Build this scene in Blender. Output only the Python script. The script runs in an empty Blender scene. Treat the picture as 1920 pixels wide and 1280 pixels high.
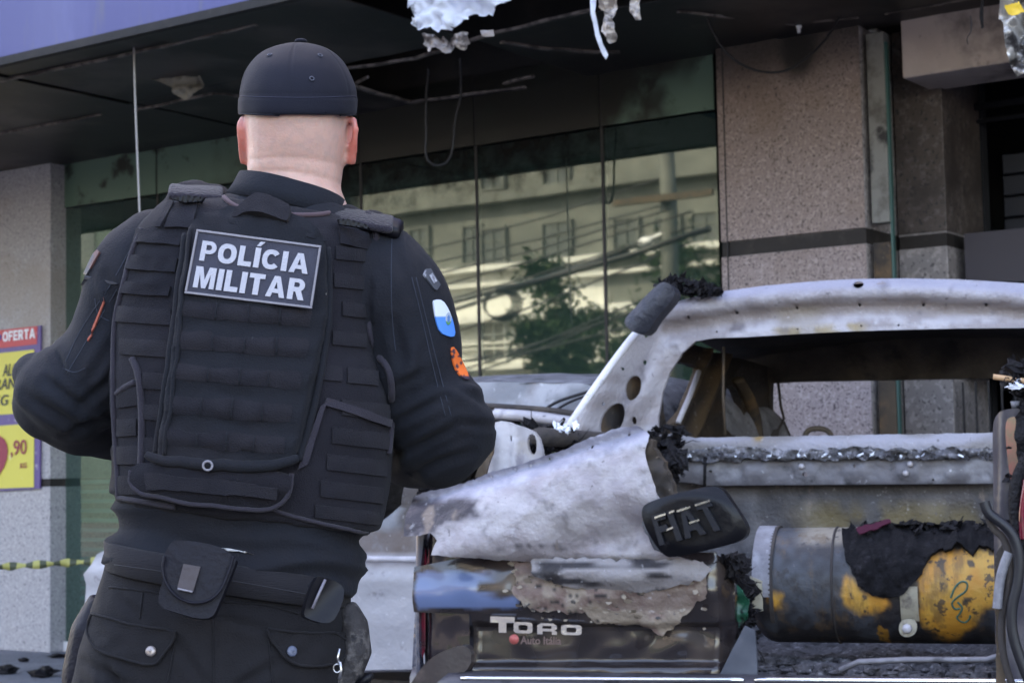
import bpy, bmesh, math, random
from mathutils import Vector, Matrix, noise
from mathutils.bvhtree import BVHTree
from mathutils.geometry import delaunay_2d_cdt
R = math.radians
random.seed(7)
scene = bpy.context.scene
COL = scene.collection

# ---------------------------------------------------------------- camera
FPX = 3333.0                      # focal length in pixels of the 1920 wide photograph
TILT, ROLL, CAMH = R(4.46), R(-1.1), 1.15
cam_d = bpy.data.cameras.new('camera'); cam = bpy.data.objects.new('camera', cam_d); COL.objects.link(cam)
CR = (Matrix.Rotation(math.pi/2 + TILT, 4, 'X') @ Matrix.Rotation(ROLL, 4, 'Z')).to_3x3()
CAM = Vector((0, 0, CAMH))
cam.matrix_world = Matrix.Translation(CAM) @ CR.to_4x4()
cam_d.sensor_width = 36; cam_d.lens = 36*FPX/1920; cam_d.clip_start = .05; cam_d.clip_end = 600
cam_d.dof.use_dof = True; cam_d.dof.focus_distance = 2.9; cam_d.dof.aperture_fstop = 11.5
scene.camera = cam

# facade frame: u runs right along the shop front, w out towards the street
UF = Vector((.822, -.5695, 0)).normalized(); NF = Vector((-UF.y*-1*-1, 0, 0))
NF = Vector((UF.y, -UF.x, 0))     # towards the camera
# ---------------------------------------------------------------- world, sun, exposure
SUN_AZ = Vector((-NF.x, -NF.y, 0)); SUN_AZ.rotate(Matrix.Rotation(R(28), 3, 'Z'))
EL = R(42)
S = Vector((SUN_AZ.x*math.cos(EL), SUN_AZ.y*math.cos(EL), math.sin(EL)))
world = bpy.data.worlds.new('World'); scene.world = world; world.use_nodes = True
wn = world.node_tree.nodes; wl = world.node_tree.links
sky = wn.new('ShaderNodeTexSky'); sky.sky_type = 'NISHITA'; sky.sun_disc = False
sky.sun_elevation = EL; sky.sun_rotation = math.atan2(S.x, S.y); sky.dust_density = 2.5; sky.air_density = 1.0
wl.new(sky.outputs[0], wn['Background'].inputs[0]); wn['Background'].inputs[1].default_value = .15
sd = bpy.data.lights.new('sun', 'SUN'); sd.energy = 2.2; sd.angle = R(.5); sd.color = (1, .93, .82)
so = bpy.data.objects.new('sun', sd); COL.objects.link(so); so.rotation_euler = S.to_track_quat('Z', 'Y').to_euler()
so.location = S*60
scene.view_settings.view_transform = 'Standard'; scene.view_settings.look = 'None'
scene.view_settings.exposure = 3.1; scene.view_settings.use_white_balance = True; scene.view_settings.white_balance_temperature = 7900; scene.view_settings.white_balance_tint = 18
scene.view_settings.gamma = 1; scene.view_settings.gamma = 1
scene.cycles.max_bounces = 8; scene.cycles.use_denoising = True

# ---------------------------------------------------------------- helpers
def ray(px, py):
    return (CR @ Vector(((px-960)/FPX, -(py-640)/FPX, -1))).normalized()
def at(px, py, Y):
    d = ray(px, py); return CAM + d*(Y/d.y)
def hitplane(px, py, p0, n):
    d = ray(px, py); return CAM + d*((p0-CAM).dot(n)/d.dot(n))
def plane(p0, n):
    n = n.normalized()
    return lambda x, y: (hitplane(x, y, p0, n), n)
def lerp(a, b, t): return a+(b-a)*t
def fbm(p, s=1., o=4):
    return noise.fractal(Vector(p)*s, 1.0, 2.0, o)
def sm(a, b, x):
    t = max(0., min(1., (x-a)/(b-a))); return t*t*(3-2*t)
def mix3(a, b, t): return tuple(a[i]+(b[i]-a[i])*t for i in range(3))

def empty(name, loc, label, cat, group=None, kind=None):
    o = bpy.data.objects.new(name, None); COL.objects.link(o); o.location = loc
    o.empty_display_size = .1
    tag(o, label, cat, group, kind); return o
def tag(o, label=None, cat=None, group=None, kind=None):
    if label: o['label'] = label
    if cat: o['category'] = cat
    if group: o['group'] = group
    if kind: o['kind'] = kind
    return o
def base_of(p):
    v = Vector((0, 0, 0))
    while p is not None:
        v += p.location; p = p.parent
    return v
def parent_to(o, parent):
    if parent is not None:
        b = base_of(parent)
        o.parent = parent; o.location = Vector((0, 0, 0)) - b     # mesh data are in world coordinates
def mesh(name, V, F, mat, parent=None, smooth=True, cols=None, bevel=0, recalc=True):
    me = bpy.data.meshes.new(name); me.from_pydata([tuple(v) for v in V], [], F)
    if recalc:
        bm = bmesh.new(); bm.from_mesh(me); bmesh.ops.recalc_face_normals(bm, faces=bm.faces); bm.to_mesh(me); bm.free()
    me.polygons.foreach_set('use_smooth', [smooth]*len(me.polygons))
    if cols:
        a = me.color_attributes.new('Col', 'FLOAT_COLOR', 'POINT')
        for i, c in enumerate(cols): a.data[i].color = (c[0], c[1], c[2], 1)
    o = bpy.data.objects.new(name, me); COL.objects.link(o)
    for m in (mat if isinstance(mat, (list, tuple)) else [mat]): me.materials.append(m)
    parent_to(o, parent)
    if bevel:
        b = o.modifiers.new('bevel', 'BEVEL'); b.width = bevel; b.segments = 2; b.limit_method = 'ANGLE'
    return o
class MB:
    def __init__(s): s.V = []; s.F = []; s.C = []
    def add(s, V, F, c=None):
        n = len(s.V); s.V += [Vector(v) for v in V]; s.F += [tuple(i+n for i in f) for f in F]
        if c is not None: s.C += [c]*len(V)
        return s
    def box(s, c, sz, ax=(Vector((1,0,0)), Vector((0,1,0)), Vector((0,0,1)))):
        h = [x/2 for x in sz]; V = []
        for k in (-1, 1):
            for j in (-1, 1):
                for i in (-1, 1): V.append(Vector(c)+ax[0]*(i*h[0])+ax[1]*(j*h[1])+ax[2]*(k*h[2]))
        return s.add(V, [(0,1,3,2), (4,6,7,5), (0,4,5,1), (2,3,7,6), (0,2,6,4), (1,5,7,3)])
    def tube(s, pts, rad, seg=10, close=True, flat=1., c=None, up=None):
        pts = [Vector(p) for p in pts]; n = len(pts)
        rad = rad if isinstance(rad, (list, tuple)) else [rad]*n
        V = []; prev = None
        for i, p in enumerate(pts):
            t = (pts[min(i+1, n-1)]-pts[max(i-1, 0)]).normalized()
            if prev is None:
                a = Vector(up) if up else (Vector((0,0,1)) if abs(t.z) < .9 else Vector((0,1,0)))
            else: a = prev
            a = (a - t*a.dot(t)).normalized(); prev = a; b = t.cross(a)
            for k in range(seg):
                q = 2*math.pi*k/seg; V.append(p+(a*math.cos(q)*flat+b*math.sin(q))*rad[i])
        F = [(i*seg+k, i*seg+(k+1) % seg, (i+1)*seg+(k+1) % seg, (i+1)*seg+k) for i in range(n-1) for k in range(seg)]
        if close: F += [tuple(range(seg))[::-1], tuple((n-1)*seg+k for k in range(seg))]
        return s.add(V, F, c)
    def ball(s, c, r, ax=None, n=10, m=14, jit=0, seed=0):
        V = []; F = []; r = r if isinstance(r, (list, tuple)) else (r, r, r)
        ax = ax or (Vector((1,0,0)), Vector((0,1,0)), Vector((0,0,1)))
        for i in range(n+1):
            a = math.pi*i/n
            for k in range(m):
                b = 2*math.pi*k/m
                d = Vector((math.sin(a)*math.cos(b), math.sin(a)*math.sin(b), math.cos(a)))
                j = 1+jit*noise.noise(d*1.7+Vector((seed*3.1, seed, 0)))
                V.append(Vector(c)+(ax[0]*d.x*r[0]+ax[1]*d.y*r[1]+ax[2]*d.z*r[2])*j)
        for i in range(n):
            for k in range(m): F.append((i*m+k, i*m+(k+1) % m, (i+1)*m+(k+1) % m, (i+1)*m+k))
        return s.add(V, F)
    def rings(s, rings, cap=True):
        n = len(rings[0]); V = [v for r in rings for v in r]
        F = [(i*n+k, i*n+(k+1) % n, (i+1)*n+(k+1) % n, (i+1)*n+k) for i in range(len(rings)-1) for k in range(n)]
        if cap: F += [tuple(range(n))[::-1], tuple((len(rings)-1)*n+k for k in range(n))]
        return s.add(V, F)
    def build(s, name, mat, parent=None, smooth=True, bevel=0, recalc=True):
        return mesh(name, s.V, s.F, mat, parent, smooth, s.C if s.C and len(s.C) == len(s.V) else None, bevel, recalc)

def inpoly(x, y, P):
    c = False; j = len(P)-1
    for i in range(len(P)):
        if (P[i][1] > y) != (P[j][1] > y) and x < (P[j][0]-P[i][0])*(y-P[i][1])/(P[j][1]-P[i][1])+P[i][0]: c = not c
        j = i
    return c
def resample(P, step, ragged=0, seed=0, closed=True):
    out = []; n = len(P)
    for i in range(n if closed else n-1):
        a = P[i]; b = P[(i+1) % n]; L = math.hypot(b[0]-a[0], b[1]-a[1]); k = max(1, int(L/step))
        for j in range(k):
            x = lerp(a[0], b[0], j/k); y = lerp(a[1], b[1], j/k)
            if ragged:
                x += ragged*(noise.noise(Vector((x*.09+seed, y*.09, 1.5)))*1.5+noise.noise(Vector((x*.33, y*.33+seed, 7.)))*.8)
                y += ragged*(noise.noise(Vector((x*.09, y*.09+seed, 9.5)))*1.5+noise.noise(Vector((x*.33+seed, y*.33, 3.)))*.8)
            out.append((x, y))
    if not closed: out.append(P[-1])
    return out
def smooth_poly(P, it=2, closed=True):
    for _ in range(it):
        Q = []; n = len(P)
        if not closed: Q.append(P[0])
        for i in range(n if closed else n-1):
            a = P[i]; b = P[(i+1) % n]
            Q += [tuple(lerp(a[k], b[k], .25) for k in range(len(a))), tuple(lerp(a[k], b[k], .75) for k in range(len(a)))]
        if not closed: Q.append(P[-1])
        P = Q
    return P
def ell(cx, cy, rx, ry, n=16, rot=0):
    return [(cx+rx*math.cos(t)*math.cos(rot)-ry*math.sin(t)*math.sin(rot), cy+rx*math.cos(t)*math.sin(rot)+ry*math.sin(t)*math.cos(rot))
            for t in (2*math.pi*i/n for i in range(n))]
def rrect(x0, y0, x1, y1, r, n=4):
    P = []
    for cx, cy, a0 in ((x1-r, y0+r, -90), (x1-r, y1-r, 0), (x0+r, y1-r, 90), (x0+r, y0+r, 180)):
        for i in range(n+1):
            a = R(a0+90*i/n); P.append((cx+r*math.cos(a), cy+r*math.sin(a)))
    return P
def panel(name, outline, mp, mat, parent=None, th=.004, holes=(), step=12, ragged=0, bulge=None, paint=None, seed=0, smooth=True, off=0, mb=None):
    """a sheet of real thickness: outline in the coordinates of mp(x, y) -> (point, normal)"""
    O = resample(outline, step, ragged, seed); H = [resample(h, step*.6) for h in holes]
    pts = list(O); edges = [(i, (i+1) % len(O)) for i in range(len(O))]
    for h in H:
        n = len(pts); pts += h; edges += [(n+i, n+(i+1) % len(h)) for i in range(len(h))]
    x0 = min(p[0] for p in O); x1 = max(p[0] for p in O); y0 = min(p[1] for p in O); y1 = max(p[1] for p in O)
    bd = set()
    for p in pts:
        gx = int(p[0]/step); gy = int(p[1]/step)
        bd.add((gx, gy))
    bl = list(pts)
    nx = int((x1-x0)/step)+1; ny = int((y1-y0)/step)+1
    hx = {}
    for p in bl: hx.setdefault((int(p[0]//step), int(p[1]//step)), []).append(p)
    for i in range(nx+1):
        for j in range(ny+1):
            x = x0+(i+(.5 if j % 2 else 0))*step; y = y0+j*step
            if not inpoly(x, y, O) or any(inpoly(x, y, h) for h in H): continue
            ok = True; cx = int(x//step); cy = int(y//step)
            for a in (-1, 0, 1):
                for b in (-1, 0, 1):
                    for q in hx.get((cx+a, cy+b), ()):
                        if (q[0]-x)**2+(q[1]-y)**2 < (step*.45)**2: ok = False
            if ok: pts.append((x, y))
    vs, es, fs, _, _, _ = delaunay_2d_cdt([Vector(p) for p in pts], edges, [], 1, 1e-6)
    F = []
    for f in fs:
        cx = sum(vs[i].x for i in f)/len(f); cy = sum(vs[i].y for i in f)/len(f)
        if inpoly(cx, cy, O) and not any(inpoly(cx, cy, h) for h in H): F.append(tuple(f))
    top = []; bot = []; C = []
    for v in vs:
        p, n = mp(v.x, v.y)
        b = off+(bulge(v.x, v.y) if bulge else 0)
        p = p+n*b
        top.append(p); bot.append(p-n*th)
        C.append(paint(v.x, v.y) if paint else (1, 1, 1))
    ne = {}
    for f in F:
        for i in range(len(f)):
            a, b = f[i], f[(i+1) % len(f)]; ne[(a, b)] = 1
    n = len(vs); V = top+bot; FF = F+[tuple(i+n for i in f[::-1]) for f in F]; CC = C+C
    rim = [(a, b) for (a, b) in ne if (b, a) not in ne]
    for a, b in rim:
        k = len(V); V += [top[a], top[b], bot[b], bot[a]]; CC += [C[a], C[b], C[b], C[a]]; FF.append((k+1, k, k+3, k+2))
    if mb is not None:
        m = len(mb.V); mb.V += V; mb.F += [tuple(i+m for i in f) for f in FF]; mb.C += CC; return None
    # orient: front faces towards the normal
    if F:
        f = F[0]; a, b, c = (V[i] for i in f[:3]); g = (b-a).cross(c-a)
        if g.dot(mp(vs[f[0]].x, vs[f[0]].y)[1]) < 0: FF = [f[::-1] for f in FF]
    return mesh(name, V, FF, mat, parent, smooth, CC if paint else None, recalc=False)
def bake(o, mods):
    """apply modifiers given as (type, settings) and return the object with plain mesh data"""
    for t, kw in mods:
        m = o.modifiers.new(t, t)
        for k, v in kw.items(): setattr(m, k, v)
    dg = bpy.context.evaluated_depsgraph_get()
    me = bpy.data.meshes.new_from_object(o.evaluated_get(dg)); old = o.data
    o.modifiers.clear(); o.data = me; me.name = o.name
    if not me.materials:
        for m in old.materials: me.materials.append(m)
    me.polygons.foreach_set('use_smooth', [True]*len(me.polygons))
    return o
def bvh_of(o, off=Vector((0, 0, 0))):
    b = base_of(o)
    return BVHTree.FromPolygons([v.co+b for v in o.data.vertices], [tuple(p.vertices) for p in o.data.polygons])
def onto(bvh, fall=None):
    def f(x, y):
        d = ray(x, y); h, n, i, t = bvh.ray_cast(CAM, d, 50)
        if h is None:
            if fall: return fall(x, y)
            h, n, i, t = bvh.find_nearest(CAM+d*2.6)
        if n.dot(d) > 0: n = -n
        return h, n
    return f
def text_mesh(name, body, mp, mat, parent=None, bold=.02, th=.002, off=0, shear=0, sx=1., sy=1.):
    """writing laid on mp(u, v), u and v from 0 to 1 over the box of the text"""
    c = bpy.data.curves.new(name, 'FONT'); c.body = body; c.offset = bold; c.resolution_u = 4; c.align_x = 'LEFT'
    c.shear = shear; c.space_line = .92
    o = bpy.data.objects.new(name, c); COL.objects.link(o)
    dg = bpy.context.evaluated_depsgraph_get(); me = bpy.data.meshes.new_from_object(o.evaluated_get(dg))
    bpy.data.objects.remove(o)
    bm = bmesh.new(); bm.from_mesh(me); bmesh.ops.remove_doubles(bm, verts=bm.verts, dist=1e-5)
    xs = [v.co.x for v in bm.verts]; ys = [v.co.y for v in bm.verts]
    x0, x1, y0, y1 = min(xs), max(xs), min(ys), max(ys)
    V = []; F = []; n = len(bm.verts); bm.verts.index_update()
    back = []
    for v in bm.verts:
        p, nn = mp((v.co.x-x0)/(x1-x0), (v.co.y-y0)/(y1-y0)); V.append(p+nn*(off+th)); back.append(p+nn*off)
    for f in bm.faces: F.append(tuple(v.index for v in f.verts)); 
    for e in bm.edges:
        if len(e.link_faces) == 1:
            a, b = e.verts[0].index, e.verts[1].index; F.append((a, b, b+n, a+n))
    V += back; bm.free(); bpy.data.meshes.remove(me)
    return mesh(name, V, F, mat, parent, smooth=False)
GL = {}
def arc(cx, cy, rx, ry, a0, a1, n=14, e=1.):
    out = []
    for i in range(n+1):
        t = R(lerp(a0, a1, i/n)); c, s = math.cos(t), math.sin(t)
        out.append((cx+rx*math.copysign(abs(c)**e, c), cy+ry*math.copysign(abs(s)**e, s)))
    return out
def glyphs():
    bowl = arc(.58, .68, .42, .32, 90, -90); hole = [(.33, .81)]+arc(.55, .68, .15, .13, 90, -90, 8)+[(.33, .55)]
    GL['P'] = (.82, [([(0, 0), (0, 1)]+bowl+[(.33, .36), (.33, 0)], [hole])])
    GL['R'] = (.92, [([(0, 0), (0, 1)]+arc(.58, .70, .38, .30, 90, -60)+[(1, 0), (.66, 0), (.44, .38), (.33, .38), (.33, 0)], [[(.33, .82)]+arc(.54, .71, .12, .11, 90, -90, 8)+[(.33, .60)]])])
    GL['O'] = (1.0, [(arc(.5, .5, .5, .5, 0, 345, 23, .85), [arc(.5, .5, .22, .27, 0, 345, 23, .9)])])
    GL['C'] = (.95, [(arc(.52, .5, .52, .5, 38, 322, 22, .88)+arc(.52, .5, .23, .27, 322, 38, 18, .9), [])])
    GL['L'] = (.72, [([(0, 0), (0, 1), (.40, 1), (.40, .24), (1, .24), (1, 0)], [])])
    GL['I'] = (.30, [([(0, 0), (0, 1), (1, 1), (1, 0)], [])])
    GL['Í'] = (.30, [([(0, 0), (0, 1), (1, 1), (1, 0)], []), ([(.1, 1.08), (.7, 1.32), (1.55, 1.32), (.75, 1.08)], [])])
    GL['A'] = (1.05, [([(0, 0), (.35, 1), (.65, 1), (1, 0), (.72, 0), (.66, .2), (.34, .2), (.28, 0)], [[(.41, .40), (.59, .40), (.5, .74)]])])
    GL['M'] = (1.12, [([(0, 0), (0, 1), (.34, 1), (.5, .40), (.66, 1), (1, 1), (1, 0), (.77, 0), (.77, .68), (.60, 0), (.40, 0), (.23, .68), (.23, 0)], [])])
    GL['T'] = (.85, [([(0, 1), (0, .78), (.32, .78), (.32, 0), (.68, 0), (.68, .78), (1, .78), (1, 1)], [])])
    GL['F'] = (.75, [([(0, 0), (0, 1), (1, 1), (1, .78), (.34, .78), (.34, .60), (.9, .60), (.9, .40), (.34, .40), (.34, 0)], [])])
    GL['E'] = (.78, [([(0, 0), (0, 1), (1, 1), (1, .79), (.34, .79), (.34, .61), (.92, .61), (.92, .41), (.34, .41), (.34, .21), (1, .21), (1, 0)], [])])
    GL['o'] = (1.0, [(rrect(0, 0, 1, 1, .22), [rrect(.26, .26, .74, .74, .12)])])
    GL['r'] = (1.0, [([(0, 0), (0, .8), (.2, 1), (.8, 1), (1, .8), (1, .5), (.86, .40), (1, .28), (1, 0), (.74, 0), (.74, .28), (.27, .28), (.27, 0)], [[(.27, .52), (.27, .76), (.72, .76), (.72, .52)]])])
    GL['t'] = (1.0, [([(0, 1), (0, .62), (.34, .62), (.34, 0), (.66, 0), (.66, .62), (1, .62), (1, 1)], [])])
glyphs()
def block_text(name, s, mp, m, parent=None, th=.002, off=0, gap=.13, step=.10):
    """heavy block letters laid on mp(u, v) -> (point, normal)"""
    tot = sum(GL[c][0] for c in s)+gap*(len(s)-1); x = 0; mb = MB()
    for c in s:
        w, parts = GL[c]
        for o, hs in parts:
            panel('g', o, lambda a, b, x=x, w=w: mp((x+a*w)/tot, b), m, None, th=th, holes=hs, step=step, off=off+th, mb=mb)
        x += w+gap
    mb.C = []
    return mb.build(name, m, parent, smooth=False)
def quad(p00, p10, p11, p01, nrm):
    """bilinear map, (0,0) bottom left, (1,1) top right"""
    def f(u, v):
        return (p00*(1-u)*(1-v)+p10*u*(1-v)+p11*u*v+p01*(1-u)*v, nrm)
    return f

# ---------------------------------------------------------------- materials
def mat(name, base, rough=.6, metal=0., layers=(), bump=0., bscale=60, bdetail=4, sheen=0, coat=0, attr=False, spec=None, sss=0, extra=None, aniso=None):
    """layers: (colour, scale, lo, hi[, stretch xyz[, detail]]) noise patches laid over the base"""
    m = bpy.data.materials.new(name); m.use_nodes = True; nt = m.node_tree; N = nt.nodes; L = nt.links
    b = N['Principled BSDF']; tc = N.new('ShaderNodeTexCoord')
    col = None
    if attr and attr != 'mul':
        a = N.new('ShaderNodeAttribute'); a.attribute_name = 'Col'; col = a.outputs['Color']
        if base is not None:
            mx = N.new('ShaderNodeMix'); mx.data_type = 'RGBA'; mx.blend_type = 'MULTIPLY'; mx.inputs[0].default_value = 1
            L.new(col, mx.inputs[6]); mx.inputs[7].default_value = (*base, 1); col = mx.outputs[2]
    else:
        rgb = N.new('ShaderNodeRGB'); rgb.outputs[0].default_value = (*base, 1); col = rgb.outputs[0]
    for i, l in enumerate(layers):
        c, sc, lo, hi = l[:4]; st = l[4] if len(l) > 4 and l[4] else (1, 1, 1); det = l[5] if len(l) > 5 else 6
        mp = N.new('ShaderNodeMapping'); mp.inputs['Scale'].default_value = st; mp.inputs['Location'].default_value = (i*3.7, i*1.3, i*2.1)
        L.new(tc.outputs['Object'], mp.inputs[0])
        n = N.new('ShaderNodeTexNoise'); n.inputs['Scale'].default_value = sc; n.inputs['Detail'].default_value = det; n.inputs['Roughness'].default_value = .62
        L.new(mp.outputs[0], n.inputs['Vector'])
        r = N.new('ShaderNodeMapRange'); r.inputs['From Min'].default_value = lo; r.inputs['From Max'].default_value = hi; r.interpolation_type = 'SMOOTHSTEP'
        L.new(n.outputs['Fac'], r.inputs[0])
        mx = N.new('ShaderNodeMix'); mx.data_type = 'RGBA'
        if len(c) == 4:
            ml = N.new('ShaderNodeMath'); ml.operation = 'MULTIPLY'; ml.inputs[1].default_value = c[3]; L.new(r.outputs[0], ml.inputs[0]); L.new(ml.outputs[0], mx.inputs[0])
        else: L.new(r.outputs[0], mx.inputs[0])
        L.new(col, mx.inputs[6]); mx.inputs[7].default_value = (*c[:3], 1); col = mx.outputs[2]
    if attr == 'mul':
        a = N.new('ShaderNodeAttribute'); a.attribute_name = 'Col'
        mx = N.new('ShaderNodeMix'); mx.data_type = 'RGBA'; mx.blend_type = 'MULTIPLY'; mx.inputs[0].default_value = 1
        L.new(col, mx.inputs[6]); L.new(a.outputs['Color'], mx.inputs[7]); col = mx.outputs[2]
    L.new(col, b.inputs['Base Color'])
    b.inputs['Roughness'].default_value = rough; b.inputs['Metallic'].default_value = metal
    if spec is not None: b.inputs['Specular IOR Level'].default_value = spec
    if 'cloth' in name or name in ('webbing', 'binding', 'char', 'plate', 'pouch_leather', 'belt_webbing', 'black_plastic'): b.inputs['Specular IOR Level'].default_value = .22
    if sheen: b.inputs['Sheen Weight'].default_value = sheen*.3; b.inputs['Sheen Roughness'].default_value = .5
    if coat: b.inputs['Coat Weight'].default_value = coat; b.inputs['Coat Roughness'].default_value = .05
    if sss:
        b.inputs['Subsurface Weight'].default_value = sss; b.inputs['Subsurface Radius'].default_value = (1, .3, .15); b.inputs['Subsurface Scale'].default_value = .01
    if bump:
        n = N.new('ShaderNodeTexNoise'); n.inputs['Scale'].default_value = bscale; n.inputs['Detail'].default_value = bdetail
        if aniso:
            mp = N.new('ShaderNodeMapping'); mp.inputs['Scale'].default_value = aniso; L.new(tc.outputs['Object'], mp.inputs[0]); L.new(mp.outputs[0], n.inputs['Vector'])
        else: L.new(tc.outputs['Object'], n.inputs['Vector'])
        bp = N.new('ShaderNodeBump'); bp.inputs['Strength'].default_value = bump; bp.inputs['Distance'].default_value = .01
        L.new(n.outputs['Fac'], bp.inputs['Height']); L.new(bp.outputs[0], b.inputs['Normal'])
    return m
M = {}
M['shirt'] = mat('shirt_cloth', (.0095, .0115, .0175), .85, sheen=.10, layers=[((.0125, .0125, .017), 6, .4, .7), ((.006, .0075, .012), 3, .5, .75), ((.03, .03, .036, .5), 160, .70, .78)], bump=.22, bscale=300, bdetail=3)
M['vest'] = mat('vest_cloth', (.0125, .0118, .017), .9, sheen=.12, layers=[((.008, .0085, .0135), 5, .4, .7), ((.022, .021, .026), 18, .6, .85), ((.04, .04, .046, .5), 150, .68, .76)], bump=.35, bscale=500, bdetail=2)
M['carrier'] = mat('carrier_cloth', (.0105, .0118, .0165), .9, sheen=.10, layers=[((.04, .04, .046, .5), 150, .68, .76), ((.015, .0145, .019), 7, .45, .7)], bump=.3, bscale=450, bdetail=2)
M['webbing'] = mat('webbing', (.0155, .0145, .0195), .85, sheen=.15, layers=[((.010, .010, .015), 9, .4, .7)], bump=.35, bscale=420, bdetail=1, aniso=(1, 1, 1.6))
M['binding'] = mat('binding', (.027, .024, .034), .8, sheen=.3, bump=.3, bscale=400)
M['cap'] = mat('cap_cloth', (.0065, .0075, .0155), .8, sheen=.12, layers=[((.009, .010, .018), 8, .4, .7)], bump=.15, bscale=500)
M['trouser'] = mat('trouser_cloth', (.0125, .0118, .0145), .85, sheen=.10, layers=[((.0085, .0085, .011), 4, .4, .7)], bump=.25, bscale=420, bdetail=2)
M['leather'] = mat('pouch_leather', (.006, .006, .012), .55, layers=[((.012, .0105, .016), 30, .5, .8)], bump=.2, bscale=150)
M['belt'] = mat('belt_webbing', (.016, .015, .019), .75, sheen=.15, bump=.4, bscale=250, aniso=(.3, .3, 4))
M['black_plastic'] = mat('black_plastic', (.006, .006, .009), .42, layers=[((.014, .014, .018), 12, .5, .8)], bump=.08, bscale=60)
M['steel'] = mat('steel', (.6, .6, .62), .3, 1.)
M['white_cloth'] = mat('white_cloth', (.75, .74, .76), .8, bump=.2, bscale=120)
M['skin'] = mat('skin', None, .48, layers=[((.60, .33, .26, .35), 40, .5, .8), ((.70, .47, .40, .25), 9, .45, .7)], attr=True, sss=.25, bump=.12, bscale=260, bdetail=3)
M['plate'] = mat('plate', (.045, .047, .070), .6, layers=[((.034, .036, .055), 20, .4, .7)], bump=.2, bscale=400)
M['plate_edge'] = mat('plate_edge', (.22, .21, .24), .5, bump=.2, bscale=300)
M['letter'] = mat('letter', (.42, .42, .48), .55, bump=.2, bscale=350)
M['granite'] = mat('granite', (.27, .235, .235), .5, attr='mul', layers=[((.38, .34, .34), 55, .5, .64, None, 4), ((.085, .07, .075), 85, .54, .64, None, 3), ((.20, .155, .125, .6), 1.1, .42, .62), ((.06, .05, .055), 34, .66, .70, None, 3)], bump=.1, bscale=80)
M['granite_grey'] = mat('granite_grey', (.36, .345, .36), .45, layers=[((.46, .44, .455), 50, .5, .64, None, 4), ((.14, .14, .16), 80, .55, .65, None, 3), ((.27, .22, .18, .6), 1.1, .46, .62)], bump=.1, bscale=80)
M['granite_sooty'] = mat('granite_sooty', (.085, .065, .058), .6, layers=[((.14, .115, .11), 26, .5, .65, None, 3), ((.03, .027, .03), 40, .56, .66, None, 2), ((.04, .03, .028), 2.5, .4, .65)], bump=.1, bscale=80)
M['soot'] = mat('soot', (.010, .009, .010), .75, layers=[((.030, .024, .022), 2.2, .45, .72), ((.055, .045, .042, .5), 7, .6, .75)], bump=.3, bscale=20)
M['soot_band'] = mat('soot_band', (.018, .014, .013), .7, layers=[((.05, .04, .036), 12, .5, .75)], bump=.2, bscale=60)
M['bar'] = mat('sooty_bar', (.20, .165, .15), .6, layers=[((.05, .04, .038), 14, .42, .6)], bump=.2, bscale=80)
M['plaster'] = mat('plaster', (.47, .385, .355), .8, layers=[((.55, .46, .43), 3, .45, .7), ((.10, .08, .08), 1.9, .52, .72), ((.2, .16, .15, .6), 14, .58, .7)], bump=.15, bscale=60)
M['strip'] = mat('strip_metal', (.21, .205, .19), .55, layers=[((.10, .09, .08), 5, .5, .65), ((.02, .018, .02), 3.2, .58, .66)], bump=.15, bscale=30)
M['banner'] = mat('banner', (.030, .032, .17), .3, layers=[((.055, .06, .22), 1.4, .45, .7, (1, 1, .3)), ((.06, .06, .12), 5, .55, .75, (1.5, 1.5, .2))], bump=.05, bscale=3, coat=.12)
M['frame_dark'] = mat('frame_dark', (.018, .016, .018), .5, bump=.1, bscale=50)
M['frame_white'] = mat('frame_white', (.6, .6, .62), .4)
M['dark'] = mat('dark_room', (.008, .009, .013), .8, layers=[((.016, .017, .024), 2, .4, .7)])
M['slat'] = mat('shutter_slat', (.018, .020, .030), .55, layers=[((.03, .03, .04), 5, .5, .8)])
M['blind'] = mat('blind', (.22, .33, .34), .6)
M['asphalt'] = mat('asphalt', (.05, .05, .055), .85, layers=[((.08, .08, .085), 3, .4, .7), ((.03, .03, .03), 50, .55, .65)], bump=.4, bscale=120)
M['pavement'] = mat('pavement', (.14, .145, .17), .8, layers=[((.20, .20, .23), 1.5, .4, .7), ((.05, .05, .06), 9, .58, .68), ((.08, .08, .09), 60, .55, .65)], bump=.3, bscale=90)
M['ash'] = mat('ash_metal', (.40, .38, .41), .62, .15, layers=[((.52, .50, .53), 7, .45, .65), ((.30, .28, .32), 11, .54, .68), ((.42, .33, .19, .5), 4.5, .60, .72), ((.07, .065, .075), 16, .64, .72), ((.86, .85, .88, .8), 23, .62, .72)], bump=.3, bscale=45, bdetail=8)
M['ash_dark'] = mat('ash_dark_metal', (.17, .165, .185), .6, .2, layers=[((.27, .27, .30), 9, .45, .65), ((.07, .07, .08), 13, .52, .68), ((.55, .55, .6), 30, .64, .74)], bump=.35, bscale=50, bdetail=8)
M['rust'] = mat('rust_metal', (.085, .060, .040), .75, .1, layers=[((.17, .10, .05), 6, .5, .7), ((.03, .026, .026), 5, .45, .7), ((.25, .2, .16), 30, .62, .75)], bump=.3, bscale=40)
M['cabin'] = mat('cabin_soot', (.035, .028, .027), .8, layers=[((.07, .055, .045), 5, .45, .7), ((.016, .014, .015), 8, .5, .7)], bump=.3, bscale=40)
M['char'] = mat('char', (.007, .006, .008), .6, layers=[((.02, .019, .022), 40, .55, .75), ((.10, .10, .11), 90, .70, .78)], bump=.9, bscale=90, bdetail=8)
M['ashes'] = mat('ashes', (.06, .057, .065), .9, layers=[((.17, .165, .18), 40, .52, .68), ((.02, .018, .02), 25, .5, .65), ((.4, .4, .42), 90, .66, .72)], bump=.9, bscale=120, bdetail=8)
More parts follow.
